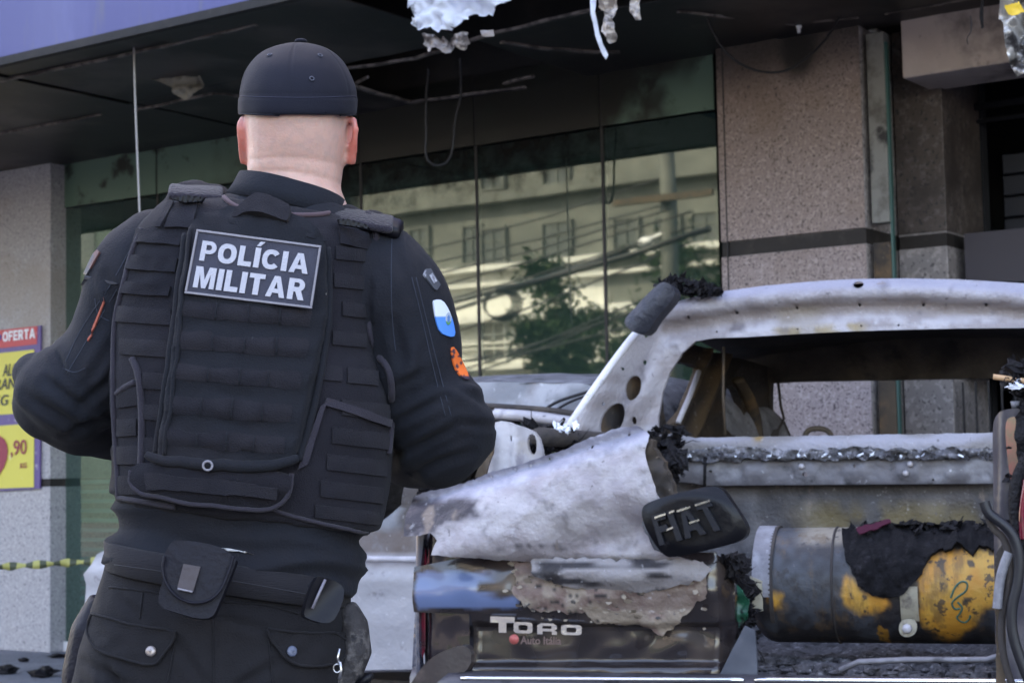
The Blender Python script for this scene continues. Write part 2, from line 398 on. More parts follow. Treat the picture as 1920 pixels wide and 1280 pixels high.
M['paint'] = mat('burnt_paint', (.56, .54, .55), .58, .05, attr=True, bump=.5, bscale=70, bdetail=10, layers=[((.62, .61, .64, .3), 55, .61, .72, None, 10), ((.10, .085, .09, .7), 38, .64, .70, None, 10), ((.20, .15, .12, .5), 13, .64, .70, (1, 1, .4), 10)])
M['gloss'] = mat('gloss_paint', (1, 1, 1), .2, .0, attr=True, coat=.5, bump=.04, bscale=12, layers=[((.07, .055, .05, .35), 7, .6, .75)])
M['chrome'] = mat('chrome', (.75, .76, .8), .18, 1., bump=.05, bscale=40)
M['red_lens'] = mat('red_lens', (.15, .003, .02), .12, coat=.8, layers=[((.05, .01, .015), 12, .5, .65)])
M['smoked'] = mat('smoked_lens', (.02, .014, .016), .1, coat=.8, layers=[((.16, .11, .08, .6), 14, .6, .7)])
M['foil'] = mat('foil', (.85, .90, 1.0), .4, .1, layers=[((.10, .10, .12), 7, .60, .70), ((.95, .96, 1), 30, .5, .7)], bump=.8, bscale=30, bdetail=6)
M['foil_brown'] = mat('foil_brown', (.42, .37, .34), .45, .4, layers=[((.06, .05, .05), 12, .52, .66)], bump=.8, bscale=40, bdetail=6)
def foil_mat():
    m = mat('foil_thin', (.9, .93, 1.0), .45, layers=[((.10, .10, .12), 7, .60, .70), ((.95, .96, 1), 30, .5, .7)], bump=.8, bscale=30, bdetail=6)
    nt = m.node_tree; b = nt.nodes['Principled BSDF']; t = nt.nodes.new('ShaderNodeBsdfTranslucent'); x = nt.nodes.new('ShaderNodeMixShader'); x.inputs[0].default_value = .55
    nt.links.new(b.inputs['Base Color'].links[0].from_socket, t.inputs[0]); nt.links.new(b.outputs[0], x.inputs[1]); nt.links.new(t.outputs[0], x.inputs[2]); nt.links.new(x.outputs[0], nt.nodes['Material Output'].inputs[0]); return m
M['foil_thin'] = foil_mat()
M['cloth_grey'] = mat('cloth_grey', (.30, .28, .23), .8, layers=[((.12, .11, .10), 9, .5, .7)], bump=.3, bscale=60)
M['cable'] = mat('cable', (.006, .006, .010), .5)
M['rope'] = mat('pale_wire', (.35, .33, .32), .5)
M['attr'] = mat('coloured', (1, 1, 1), .6, attr=True)
M['poster'] = mat('poster_print', (1, 1, 1), .35, attr=True, layers=[((.9, .9, .85, .3), 12, .62, .7)])
M['white'] = mat('white_print', (.8, .8, .82), .5)
M['ink'] = mat('dark_ink', (.03, .03, .05), .5)
M['ink_red'] = mat('red_ink', (.30, .03, .06), .5)
M['brick'] = mat('brick_paint', (1, 1, 1), .8, attr=True)
def glass_mat():
    m = bpy.data.materials.new('storefront_glass'); m.use_nodes = True; nt = m.node_tree; N = nt.nodes; L = nt.links
    N.remove(N['Principled BSDF']); out = N['Material Output']
    tr = N.new('ShaderNodeBsdfTransparent'); tr.inputs[0].default_value = (.30, .48, .42, 1)
    gl = N.new('ShaderNodeBsdfGlossy'); gl.inputs['Color'].default_value = (.80, .95, .88, 1); gl.inputs['Roughness'].default_value = .02
    tc = N.new('ShaderNodeTexCoord'); ns = N.new('ShaderNodeTexNoise'); ns.inputs['Scale'].default_value = 1.2; ns.inputs['Detail'].default_value = 1
    L.new(tc.outputs['Object'], ns.inputs[0]); bp = N.new('ShaderNodeBump'); bp.inputs['Strength'].default_value = .04; bp.inputs['Distance'].default_value = .02
    L.new(ns.outputs[0], bp.inputs['Height']); L.new(bp.outputs[0], gl.inputs['Normal'])
    dd = N.new('ShaderNodeBsdfDiffuse'); dd.inputs[0].default_value = (.10, .19, .165, 1); m0 = N.new('ShaderNodeMixShader'); m0.inputs[0].default_value = .16; L.new(tr.outputs[0], m0.inputs[1]); L.new(dd.outputs[0], m0.inputs[2])
    mx = N.new('ShaderNodeMixShader'); mx.inputs[0].default_value = GLOSS
    L.new(m0.outputs[0], mx.inputs[1]); L.new(gl.outputs[0], mx.inputs[2])
    # soot film, thick where the attribute says so
    df = N.new('ShaderNodeBsdfDiffuse'); df.inputs[0].default_value = (.012, .011, .010, 1)
    at_ = N.new('ShaderNodeAttribute'); at_.attribute_name = 'Col'
    n2 = N.new('ShaderNodeTexNoise'); n2.inputs['Scale'].default_value = 9; n2.inputs['Detail'].default_value = 8; n2.inputs['Roughness'].default_value = .7; L.new(tc.outputs['Object'], n2.inputs[0])
    ad = N.new('ShaderNodeMath'); ad.operation = 'ADD'; L.new(n2.outputs[0], ad.inputs[1]); L.new(at_.outputs['Fac'], ad.inputs[0])
    mr = N.new('ShaderNodeMapRange'); mr.inputs[1].default_value = .75; mr.inputs[2].default_value = 1.2; mr.inputs[4].default_value = .97; mr.interpolation_type = 'SMOOTHSTEP'
    L.new(ad.outputs[0], mr.inputs[0])
    m2 = N.new('ShaderNodeMixShader'); L.new(mr.outputs[0], m2.inputs[0]); L.new(mx.outputs[0], m2.inputs[1]); L.new(df.outputs[0], m2.inputs[2])
    L.new(m2.outputs[0], out.inputs[0]); return m
GLOSS = .155
M['glass'] = glass_mat()
M['granite_plain'] = mat('granite_plain', (.24, .215, .215), .5, layers=[((.36, .32, .32), 26, .5, .62, None, 3), ((.10, .09, .095), 46, .58, .66, None, 2)], bump=.1, bscale=80)

# ================================================================ the shop building
ZP = .12                                   # pavement height
def hitz(px, py, z):
    d = ray(px, py); return CAM + d*((z-CAM.z)/d.z)
P0 = hitz(60, 1216, ZP); P0.z = 0
def W(u, w, z): return P0+UF*u+NF*w+Vector((0, 0, z))
def fpx(px, py, w=0.):
    p = hitplane(px, py, P0+NF*w, NF)-P0; return p.dot(UF), p.z
FAX = (UF, NF, Vector((0, 0, 1)))
def fu(px, py, w=0): return fpx(px, py, w)[0]
def fbox(mb, u0, u1, w0, w1, z0, z1):
    return mb.box(W((u0+u1)/2, (w0+w1)/2, (z0+z1)/2), (abs(u1-u0), abs(w1-w0), abs(z1-z0)), FAX)
# ground
mb = MB(); s = 200
mb.add([(-s, -s, 0), (s, -s, 0), (s, s, 0), (-s, s, 0)], [(0, 1, 2, 3)])
tag(mb.build('ground', M['asphalt'], smooth=False), kind='structure')
mb = MB(); fbox(mb, -40, 40, 2.9, -.05, -.2, ZP)
tag(mb.build('pavement', M['pavement'], smooth=False, bevel=.01), kind='structure')

ZC = 3.34
zc = (fpx(0, 325)[1]+fpx(440, 263)[1])/2
ZC = zc
CW = 2.1
bld = empty('shop_building', W(0, 0, 0), 'fire damaged shop building with mirror glass front and granite pillars', 'building')
# mass above the canopy and behind
mb = MB(); fbox(mb, -26, 30, -.05, -14, ZC+1.4, 13.5)
mb.build('wall', M['plaster'], bld, smooth=False)
mb = MB(); fbox(mb, -26, 30, -.02, -.6, ZC+.02, ZC+1.4); mb.build('sooty_wall', M['soot'], bld, smooth=False)
uL = fu(92, 700); uG0 = fu(131, 700, -.12); uG1 = fu(1349, 400)
mul_px = [(296, 360), (676, 250), (893, 300), (1130, 300)]
us = [uG0]+[fu(x, y) for x, y in mul_px]+[uG1]
zg0 = ZP+.06
zt = lambda: fpx(157, 387)[1]
ZT = (fpx(157, 387)[1]+fpx(1163, 230)[1])/2
def soot_amt(u, z):
    p = (u-uG0)/(uG1-uG0); h = (z-2.0)/(ZC-2.0)
    a = .62*sm(.30, .50, p)*sm(1.0, .80, p+.10*(1-h)) * sm(.42, 1.0, h)
    a += .25*sm(.25, .5, p)*sm(1.02, .9, p)*sm(.2, .6, h)
    return a
for i in range(len(us)-1):
    a, b = us[i]+.008, us[i+1]-.008
    def mp(u, z): return W(u, 0, z), NF
    V = []; F = []; C = []; nu = 10; nz = 26
    for j in range(nz+1):
        for k in range(nu+1):
            u = lerp(a, b, k/nu); z = lerp(zg0, ZT-.01, j/nz); V.append(W(u, 0, z)); q = soot_amt(u, z); C.append((q, q, q))
    F = [(j*(nu+1)+k, j*(nu+1)+k+1, (j+1)*(nu+1)+k+1, (j+1)*(nu+1)+k) for j in range(nz) for k in range(nu)]
    mesh('glass_pane', V, F, M['glass'], bld, cols=C, recalc=False)
    # green spandrel glass above, sooty in the middle
    M.setdefault('spandrel', mat('spandrel_glass', (1, 1, 1), .35, attr=True, layers=[((.012, .014, .012), 5, .52, .66, None, 8)], bump=.05, bscale=8))
    def pt(u, z):
        p = (u-uG0)/(uG1-uG0); n = noise.noise(Vector((u*3, z*4, 0)))*.10+noise.noise(Vector((u*11, z*11, 4)))*.06
        s_ = sm(.26, .42, p+n)*sm(.955, .88, p+n-(.06*(z-ZT)/(ZC-ZT)))
        return mix3((.10, .17, .13), (.011, .011, .010), s_)
    panel('spandrel_pane', [(a, ZT), (b, ZT), (b, ZC+.1), (a, ZC+.1)], mp, M['spandrel'], bld, th=.008, step=.06, paint=pt, off=.012)
for i, u in enumerate(us[1:-1]):
    mb = MB(); fbox(mb, u-.007, u+.007, -.03, .006, zg0, ZC+.1); mb.build('mullion', M['frame_dark'], bld, smooth=False)
mb = MB(); fbox(mb, uG0, uG1, -.04, .02, ZP, zg0); mb.build('bottom_rail', M['frame_white'], bld, smooth=False, bevel=.004)
mb = MB(); fbox(mb, us[0]-.012, us[0]+.008, -.02, .014, zg0, ZC); mb.build('window_frame', M['frame_white'], bld, smooth=False)
mb = MB()
for j in range(16):
    z = .25+j*.062; fbox(mb, us[0]+.05, us[3], -.12, -.17, z, z+.024)
mb.build('window_blind', M['blind'], bld, smooth=False)
mb = MB(); fbox(mb, uG0-1, uG1, -.9, -1.0, 0, ZC+.3); mb.build('room_wall', M['dark'], bld, smooth=False)
# left pillar, its side recess
zb = fpx(30, 893, .12)[1]
def pillar(name, u0, u1, w0, w1, z0, z1, m, band=None, bm=None, par=bld, groove=None):
    mb = MB()
    if band:
        fbox(mb, u0, u1, w0, w1, z0, band[0]); fbox(mb, u0, u1, w0, w1, band[1], z1)
        o = mb.build(name, m, par, smooth=False, bevel=.004)
        b2 = MB(); fbox(b2, u0+.004, u1-.004, w0-.003, w1+.012, band[0], band[1]); b2.build('stone_band', bm or M['soot_band'], o, smooth=False)
    else:
        fbox(mb, u0, u1, w0, w1, z0, z1); o = mb.build(name, m, par, smooth=False, bevel=.004)
    return o
WL = .13
uL = fu(94, 700, WL)
z1 = fpx(92, 906, WL)[1]
pillar('granite_pillar', uL-1.3, uL, WL, -.5, ZP, ZC, M['granite_grey'], (z1-.02, z1+.03))
pillar('granite_pillar', uL, uG0-.012, WL-.13, -.5, ZP, ZC, M['granite_sooty' if 0 else 'granite_grey'], (z1-.02, z1+.03))
# right column: front face 1350..1622
WR = .10
uc0, uc1 = fu(1351, 400, WR), fu(1620, 300, WR)
zb1 = fpx(1490, 441, WR)[1]; zb0 = fpx(1490, 469, WR)[1]
colm = pillar('granite_column', uc0, uc1, WR, -.55, ZP, ZC+.3, M['granite_plain'], (zb0, zb1))
sp0 = fpx(1497, 92, WR)
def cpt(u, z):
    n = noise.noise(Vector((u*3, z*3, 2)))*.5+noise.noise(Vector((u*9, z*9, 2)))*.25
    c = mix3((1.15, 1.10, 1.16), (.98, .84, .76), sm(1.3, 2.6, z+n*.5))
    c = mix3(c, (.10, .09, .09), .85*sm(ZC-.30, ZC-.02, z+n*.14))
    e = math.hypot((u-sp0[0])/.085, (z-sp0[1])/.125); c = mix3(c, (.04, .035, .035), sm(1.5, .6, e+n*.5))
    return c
def mpw(u, z): return W(u, WR, z), NF
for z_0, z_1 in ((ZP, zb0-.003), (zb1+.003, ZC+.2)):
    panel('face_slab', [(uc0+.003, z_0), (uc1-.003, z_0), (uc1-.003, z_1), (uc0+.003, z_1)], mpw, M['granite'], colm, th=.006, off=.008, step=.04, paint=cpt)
mb = MB(); fbox(mb, uc0+.035, uc0+.041, WR-.01, WR+.0105, ZP, ZC); mb.build('joint', M['frame_dark'], colm, smooth=False)
# pale metal strip and the second, set-back column
us0 = fu(1626, 300, WR-.02); us1 = fu(1664, 300, WR-.02)
pillar('cover_strip', uc1+.02, us1, WR-.02, WR-.09, zb1+.02, ZC-.05, M['strip'])
pillar('cover_strip', uc1+.02, us1, WR-.02, WR-.09, ZP, zb0-.0, M['rust'])
u20, u21 = fu(1679, 300, -.25), fu(1770, 300, -.25)
pillar('granite_column', u20, u21, -.25, -.75, zb1+.0, ZC+.3, M['granite_sooty'])
pillar('granite_column', u20, u21, -.25, -.75, ZP, zb1+.0, M['granite_plain'], (zb0, zb1-.01))
mb = MB(); fbox(mb, uc1-.02, u20+.02, -.30, -.36, 0, ZC+.2); mb.build('back_board', M['frame_dark'], bld, smooth=False)
mb = MB(); fbox(mb, us1+.002, us1+.012, WR-.024, WR-.05, ZP, ZC-.1); mb.build('edge_strip', mat('green_edge', (.03, .10, .09), .4), bld, smooth=False)
# lintel over the opening at the right
lb = fpx(1786, 133, .06)[1]; lt = fpx(1786, 20, .06)[1]
ul = fu(1690, 100, .06)
mb = MB(); fbox(mb, ul, ul+6, .06, -.3, lb, lt+.6); mb.build('lintel', M['plaster'], bld, smooth=False, bevel=.01)
# dark room with shutter behind the opening
mb = MB(); fbox(mb, uc0, u21+9, -2.4, -2.5, 0, 5); fbox(mb, uc0, u21+9, -.4, -2.45, lt+.45, lt+.5); fbox(mb, uc0-.1, uc0-.02, -.6, -2.5, 0, 5); fbox(mb, u21+9, u21+9.1, -.3, -2.5, 0, 5); fbox(mb, uc0, u21+.0, -.78, -.85, 0, 5)
mb.build('dark_room', M['dark'], bld, smooth=False)
mb = MB()
for j in range(24):
    z = ZP+.11*j; fbox(mb, u21+.02, u21+7, -1.0, -1.04, z, z+.10)
mb.build('roller_shutter', M['slat'], bld, smooth=False, bevel=.006)
mb = MB(); mb.tube([W(u21, -.7, 2.95), W(u21+6, -.7, 2.95)], .02); mb.tube([W(u21, -.72, 2.88), W(u21+6, -.72, 2.88)], .012)
mb.build('rail', M['slat'], bld)
zq = fpx(1850, 432, -.3)[1]
mb = MB(); fbox(mb, u21+.05, u21+6, -.34, -.36, fpx(1850, 700, -.3)[1], zq); mb.build('low_screen', mat('screen', (.035, .030, .042), .5, bump=.1, bscale=5), bld, smooth=False)
mb = MB()
for i in range(30):
    u = u21+.04+i*.062; fbox(mb, u, u+.008, -.26, -.268, ZP, fpx(1850, 715, -.3)[1])
mb.build('grille', M['frame_dark'], bld, smooth=False)

# canopy
hu = [hitz(x, y, ZC)-P0 for x, y in ((735, -90), (1030, -90), (930, 50), (780, 60))]
h0, h1_ = min(p.dot(UF) for p in hu)-.35, max(p.dot(UF) for p in hu)+.35; hw0, hw1 = min(p.dot(NF) for p in hu)-.15, CW-.15
can = MB(); fbox(can, -26, h0, CW-.03, .0, ZC+.9, ZC+1.4); fbox(can, h1_, 30, CW-.03, .0, ZC+.9, ZC+1.4); fbox(can, h0, h1_, hw0, .0, ZC+.9, ZC+1.4); fbox(can, h0, h1_, CW-.03, hw1, ZC+.9, ZC+1.4)  # slab split around an added opening that lets sky light onto the foil
canopy = can.build('canopy', M['soot'], bld, smooth=False)
# fascia banner
mb = MB()
V = []; F = []
n = 120
for j in range(9):
    for i in range(n+1):
        u = lerp(-6, 7, i/n); z = ZC+.02+j*.19
        V.append(W(u, CW+.012+.010*noise.noise(Vector((u*2.2, z*.6, 0)))+.004*noise.noise(Vector((u*9, z*1.2, 5))), z))
m_ = n+1
F = [(j*m_+i, j*m_+i+1, (j+1)*m_+i+1, (j+1)*m_+i) for j in range(8) for i in range(n)]
k = len(V); V += [v-NF*.03 for v in V]; F += [tuple(i+k for i in f[::-1]) for f in F]
mesh('fascia_banner', V, F, M['banner'], canopy)
mb = MB(); fbox(mb, -6, 7, CW+.025, CW-.015, ZC-.02, ZC+.02); mb.build('fascia_edge', M['soot'], canopy, smooth=False)
# soffit panels: a grid, some missing
def soff(px, py, z=None):
    p = hitz(px, py, ZC if z is None else z)-P0; return p.dot(UF), p.dot(NF)
holes = [[soff(662, 158), soff(770, 189), soff(1000, 150), soff(860, 128)],
         [soff(735, -60), soff(1010, -60), soff(900, 60), soff(800, 70)]]
uA = -6; 
def spaint(u, w): return (1, 1, 1)
M['soffit'] = mat('soffit', (.013, .0115, .012), .5, layers=[((.065, .052, .048), 1.1, .46, .62), ((.010, .009, .010), 1.8, .48, .66), ((.08, .07, .065, .5), 8, .64, .74)], bump=.12, bscale=9)
def mps(u, w): return W(u, w, ZC), Vector((0, 0, -1))
def bul(u, w): return .012*noise.noise(Vector((u*1.3, w*1.3, 3)))+.006*noise.noise(Vector((u*5, w*5, 3)))
cell = 1.15
u = uA; k = 0
while u < 9:
    for (wa, wb) in ((.005, CW*.5-.006), (CW*.5+.006, CW-.02)):
        o = [(u+.006, wa), (u+cell-.006, wa), (u+cell-.006, wb), (u+.006, wb)]
        hs = [h for h in holes if all(u < p[0] < u+cell and wa < p[1] < wb for p in h)]
        k += 1
        cx, cw = u+cell/2, (wa+wb)/2
        miss = any(inpoly(cx, cw, h) for h in holes)
        dz = random.uniform(-.008, .012)
        if not miss:
            panel('soffit_panel', o, mps, M['soffit'], canopy, th=.006, step=.16, bulge=lambda a, b: bul(a, b)+dz, holes=[h for h in hs])
    u += cell
def sbar(name, pts, w=.03, h=.012, z=None, m='bar', par=canopy, dz=-.01):
    mb = MB(); P = [hitz(x, y, (ZC if z is None else z)) for x, y in pts]
    for a, b in zip(P, P[1:]):
        d = (b-a); L = d.length; d.normalize(); q = Vector((0, 0, 1)).cross(d).normalized(); c = (a+b)/2+Vector((0, 0, dz))
        n = max(2, int(L/.06)); V = []
        for i in range(n+1):
            p = lerp(a, b, i/n)+Vector((0, 0, dz+.006*noise.noise(Vector((i*.4, L, 0)))))
            V += [p+q*w/2-Vector((0, 0, h/2)), p+q*w/2+Vector((0, 0, h/2)), p-q*w/2+Vector((0, 0, h/2)), p-q*w/2-Vector((0, 0, h/2))]
        F = [(i*4+j, i*4+(j+1) % 4, i*4+4+(j+1) % 4, i*4+4+j) for i in range(n) for j in range(4)]+[(0, 1, 2, 3), (n*4+3, n*4+2, n*4+1, n*4)]
        mb.add(V, F)
    return mb.build(name, M[m], par, smooth=False)
sbar('ceiling_bar', [(662, 158), (770, 189), (985, 160)])
sbar('ceiling_bar', [(640, 127), (780, 106), (910, 63), (1110, 14)], .022)
sbar('ceiling_bar', [(945, 154), (1000, 139)], .02)
sbar('ceiling_bar', [(940, 76), (1030, 88), (1160, 96)], .03)
sbar('ceiling_bar', [(1270, 18), (1490, 41), (1610, 28)], .018)
sbar('ceiling_bar', [(1660, 22), (1920, -25)], .02)
sbar('ceiling_bar', [(250, 205), (400, 172), (448, 178)], .018)
sbar('ceiling_bar', [(0, 248), (190, 212)], .012)
sbar('ceiling_bar', [(660, 158), (690, 140)], .012)
sbar('ceiling_bar', [(0, 149), (250, 97), (480, 42)], .02)

# ================================================================ hanging burnt bits
def sheet(name, outline, Y, m, parent=None, th=.003, amp=.03, fr=9, ragged=3, step=8, seed=0, **k):
    """a crumpled sheet hanging at depth Y"""
    xm = sum(p[0] for p in outline)/len(outline); ym = sum(p[1] for p in outline)/len(outline)
    mp = plane(at(xm, ym, Y), Vector((-.3, -1, 0)))
    def b(x, y):
        q = Vector((x*.01*fr/9, y*.01*fr/9, seed))
        return amp*(noise.noise(q*1.3)+.6*noise.noise(q*3)+.35*abs(noise.noise(q*7)))
    return panel(name, outline, mp, m, parent, th=th, step=step, ragged=ragged, bulge=b, seed=seed, **k)
YF = hitplane(860, 10, P0+NF*(CW+.16), NF).y
o = sheet('foil_sheet', [(768, -40), (772, 30), (768, 45), (800, 58), (830, 55), (870, 45), (885, 25), (905, 32), (945, 10), (975, -40)], YF, M['foil_thin'], amp=.08, fr=22, ragged=7, step=5)
tag(o, 'torn silver foil insulation sheet hanging from the ceiling above the mirror glass', 'foil sheet')
o = sheet('ceiling_scrap', [(792, 80), (800, 62), (845, 76), (850, 68), (878, 62), (872, 96), (850, 88), (838, 104), (822, 92), (806, 98)], YF+.3, M['foil_brown'], amp=.05, fr=30, ragged=4, step=4)
tag(o, 'small burnt ceiling scrap under the silver foil sheet', 'scrap')
o = sheet('foil_scrap', [(900, 58), (926, 57), (926, 68), (903, 69)], YF+.2, M['foil_brown'], amp=.01, ragged=1, step=4); tag(o, 'tiny square foil scrap on the ceiling bar', 'scrap')
o = sheet('plastic_strip', [(1103, -30), (1118, -30), (1117, 22), (1124, 60), (1131, 82), (1141, 104), (1136, 112), (1128, 100), (1118, 70), (1110, 30)], YF-.35, M['foil_thin'], amp=.02, ragged=.6, step=5)
tag(o, 'long thin grey melted plastic strip dangling beside the brown scraps', 'plastic strip')
o = sheet('foil_scrap', [(1122, -30), (1160, -30), (1158, 15), (1150, 40), (1156, 70), (1148, 82), (1136, 66), (1128, 58), (1134, 22), (1120, 12)], YF-.4, M['foil_brown'], amp=.05, fr=30, ragged=3, step=4)
tag(o, 'brown crumpled foil scrap hanging right of the thin grey strip', 'scrap')
o = sheet('foil_scrap', [(1180, -20), (1202, -20), (1198, 20), (1202, 38), (1192, 36), (1182, 22)], YF-.1, M['foil_brown'], amp=.03, fr=30, ragged=2, step=4)
tag(o, 'smallest brown foil scrap, at the top edge left of the granite column', 'scrap')
o = sheet('hanging_cloth', [(265, 140), (292, 136), (312, 139), (345, 144), (380, 143), (376, 166), (362, 180), (345, 186), (328, 178), (315, 160), (298, 152), (275, 150)], hitz(330, 150, ZC).y-.02, M['cloth_grey'], amp=.05, fr=24, ragged=1, step=4)
tag(o, 'grey cloth pouch sagging out of the dark ceiling left of the cap', 'cloth')
o = sheet('burnt_bag', [(1888, -30), (1925, -30), (1960, 60), (1950, 146), (1905, 146), (1893, 118), (1885, 92), (1884, 60), (1872, 32), (1876, 5)], 5.4, mat('burnt_bag', (.42, .40, .38), .35, .4, layers=[((.05, .045, .045), 9, .5, .62), ((.8, .8, .78), 14, .6, .7)], bump=.9, bscale=24), amp=.10, fr=16, ragged=2, step=5)
tag(o, 'crumpled silver and black burnt bag hanging at the top right corner', 'bag')
def yp(x, y): return (.7, .42, .03)
sheet('yellow_print', [(1885, 12), (1912, 4), (1922, 22), (1905, 28), (1890, 26)], 5.36, mat('yellow_print', (.75, .48, .03), .5), o, amp=.02, ragged=3, step=4)
def cable(name, pts, Y, r, m, label=None, cat=None, parent=None, group=None, jit=0):
    P = smooth_poly([tuple(p) for p in pts], 3, closed=False); n = len(P)
    Ys = Y if isinstance(Y, (list, tuple)) else (Y, Y)
    mb = MB(); mb.tube([at(p[0]+jit*noise.noise(Vector((i*.5, p[1], 0))), p[1], lerp(Ys[0], Ys[1], i/(n-1))) for i, p in enumerate(P)], r, 6)
    o = mb.build(name, M[m] if isinstance(m, str) else m, parent)
    if label: tag(o, label, cat, group)
    return o
yc = hitz(252, 92, ZC).y
cable('hanging_wire', [(251, 88), (254, 200), (258, 300), (262, 400), (266, 520)], yc-.02, .005, 'rope', 'pale thin wire hanging straight down from the banner edge', 'wire')
cable('hanging_wire', [(803, 130), (798, 190), (800, 250), (795, 290), (810, 312), (838, 308), (850, 280), (852, 220), (866, 180), (862, 110)], hitz(830, 110, ZC).y, .006, 'cable', 'dark looped wire hanging in front of the sooty mirror glass', 'wire', jit=2)
cable('hanging_wire', [(1322, 20), (1335, 60), (1370, 112), (1420, 135), (1470, 137), (1510, 112), (1550, 75), (1575, 30)], hitz(1440, 60, ZC).y-.3, .006, 'cable', 'dark wire sagging across the top of the granite column', 'wire', jit=2)
cable('hanging_wire', [(1820, 30), (1822, 60), (1812, 72), (1815, 84)], 6.6, .002, 'cable', 'hair thin wire dangling in front of the plaster lintel', 'wire')
o = sheet('melted_drip', [(1840, 0), (1844, 0), (1844, 52), (1840, 54), (1836, 30)], 6.6, M['char'], amp=.003, ragged=.5, step=4); tag(o, 'short black melted drip hanging in front of the plaster lintel', 'drip')
o = empty('pipe_clamp', W(fu(1498, 60, .3), .3, ZC-.02), 'small pale pipe clamp under the ceiling above the granite column', 'clamp')
mb = MB(); p = at(1498, 45, o.location.y); mb.tube([p, at(1498, 62, p.y)], .008); mb.ball(at(1498, 50, p.y), .014); mb.build('clamp_pin', M['white'], o)

# caution tape
def ctape():
    mb = MB(); n = 90; P = []
    for i in range(n+1):
        t = i/n; x = lerp(-60, 330, t); y = lerp(1066, 1042, t); tw = t*46
        P.append((at(x, y, 9.0), tw))
    for i in range(n):
        V = []
        for (p, tw) in (P[i], P[i+1]):
            a = Vector((0, math.cos(tw*.5)*.6, math.sin(tw*.5)*.45+.9)).normalized()*(.010+.012*abs(math.sin(tw*.5)))
            V += [p+a, p-a]
        V += [v+Vector((0, .002, 0)) for v in V]
        c = (.36, .34, .10) if int((P[i][1]+.6)*.62) % 2 else (.05, .06, .03)
        mb.add(V, [(0, 2, 3, 1), (4, 5, 7, 6), (0, 4, 6, 2), (1, 3, 7, 5)], c)
    return mb.build('caution_tape', M['attr'])
tag(ctape(), 'twisted yellow and black caution tape stretched before the left granite pillar', 'tape')
# poster
ps = empty('offer_poster', W(*[(fu(35, 760, WL+.02)), WL, fpx(35, 915, WL+.02)[1]]), 'purple framed yellow price poster on the left granite pillar', 'poster')
PW = WL+.02
def pm(off=0):
    def f(x, y): return hitplane(x, y, P0+NF*(PW+off), NF), NF
    return f
def pq(x0, y0, x1, y1, sl=-.10, off=.004):
    # quad in photo pixels with sloping tops, returned as bilinear map for text
    f = pm(off); c = lambda x, y: f(x, y+sl*(x-x0))[0]
    return quad(c(x0, y1), c(x1, y1), c(x1, y0), c(x0, y0), NF)
panel('backing', [(-200, 645), (76, 610), (74, 915), (-200, 932)], pm(0), M['poster'], ps, th=.012, step=30, paint=lambda x, y: (.115, .075, .24))
panel('heading', [(-190, 640), (70, 611), (69, 645), (-190, 674)], pm(.003), M['poster'], ps, th=.002, step=30, paint=lambda x, y: (.55, .055, .07))
panel('price_sheet', [(-190, 682), (64, 655), (62, 773), (-190, 790)], pm(.004), M['poster'], ps, th=.002, step=20, paint=lambda x, y: (.66, .58, .10))
panel('price_sheet', [(-190, 812), (64, 793), (63, 913), (-190, 922)], pm(.004), M['poster'], ps, th=.002, step=20, paint=lambda x, y: (.66, .58, .10))
block_text('heading_text', 'OFERTA', pq(5, 622, 66, 641, -.12, .006), M['white'], ps, th=.001)
mb = MB(); a, b = pm(.006)(-2, 632); mb.ball(a, .02); mb.build('heading_mark', mat('blue_mark', (.1, .15, .5), .5), ps)
text_mesh('sheet_text', 'ALCA', pq(5, 683, 42, 706, -.1, .008), M['ink'], ps, bold=.01, shear=.2)
text_mesh('sheet_text', 'GRANEL', pq(-22, 712, 48, 733, -.1, .008), M['ink'], ps, bold=.01, shear=.2)
text_mesh('sheet_text', 'KG P/', pq(-14, 742, 42, 762, -.1, .008), M['ink'], ps, bold=.01, shear=.2)
text_mesh('price_text', ',90', pq(20, 826, 50, 858, -.1, .008), M['ink_red'], ps, bold=.01)
text_mesh('price_text', 'KG', pq(38, 868, 50, 878, -.1, .008), M['ink_red'], ps, bold=.01)
text_mesh('price_text', '9', pq(-30, 818, 15, 905, -.1, .008), M['ink_red'], ps, bold=.04)

# ================================================================ what the mirror glass reflects, across the street
OW = 34.
def V_(u, w, z): return W(u, w, z)
def rq(px, py, w): return fpx(px, py, -w)
ob = empty('street_building', W(0, OW, 0), 'cream building with dark windows mirrored in the shop glass', 'building')
ua = rq(560, 500, OW)[0]-14; ubb = rq(1400, 500, OW)[0]+22
def wallp(u, z): return W(u, OW, z), -NF
wins = [(868, 425, 893, 490), (905, 430, 938, 502), (1018, 418, 1060, 490), (1155, 412, 1186, 470), (905, 610, 936, 670), (868, 560, 890, 560+2), (770, 430, 795, 500), (1018, 300, 1055, 352), (905, 320, 935, 350), (1150, 590, 1185, 650), (700, 440, 730, 505), (610, 450, 640, 510), (1230, 410, 1265, 470), (1230, 590, 1265, 650), (1300, 400, 1335, 460)]
holes_ = []
for x0, y0, x1, y1 in wins:
    a = rq(x0, y1, OW); b = rq(x1, y0, OW); c = ((a[0]+b[0])/2, (a[1]+b[1])/2)
    hw_ = (b[0]-a[0])*.62; hh_ = (b[1]-a[1])*.57; holes_.append((c[0]-hw_, c[1]-hh_, c[0]+hw_, c[1]+hh_))
zs1 = rq(950, 500, OW)[1]; zs0 = rq(950, 716, OW)[1]; ul_ = rq(650, 500, OW)[0]; ur_ = rq(1128, 500, OW)[0]
def blk(nm, u0, u1, z0, z1, m, dw=0.):
    mb = MB(); fbox(mb, u0, u1, OW+.2-dw, OW+8, z0, z1); mb.build(nm, m, ob, smooth=False)
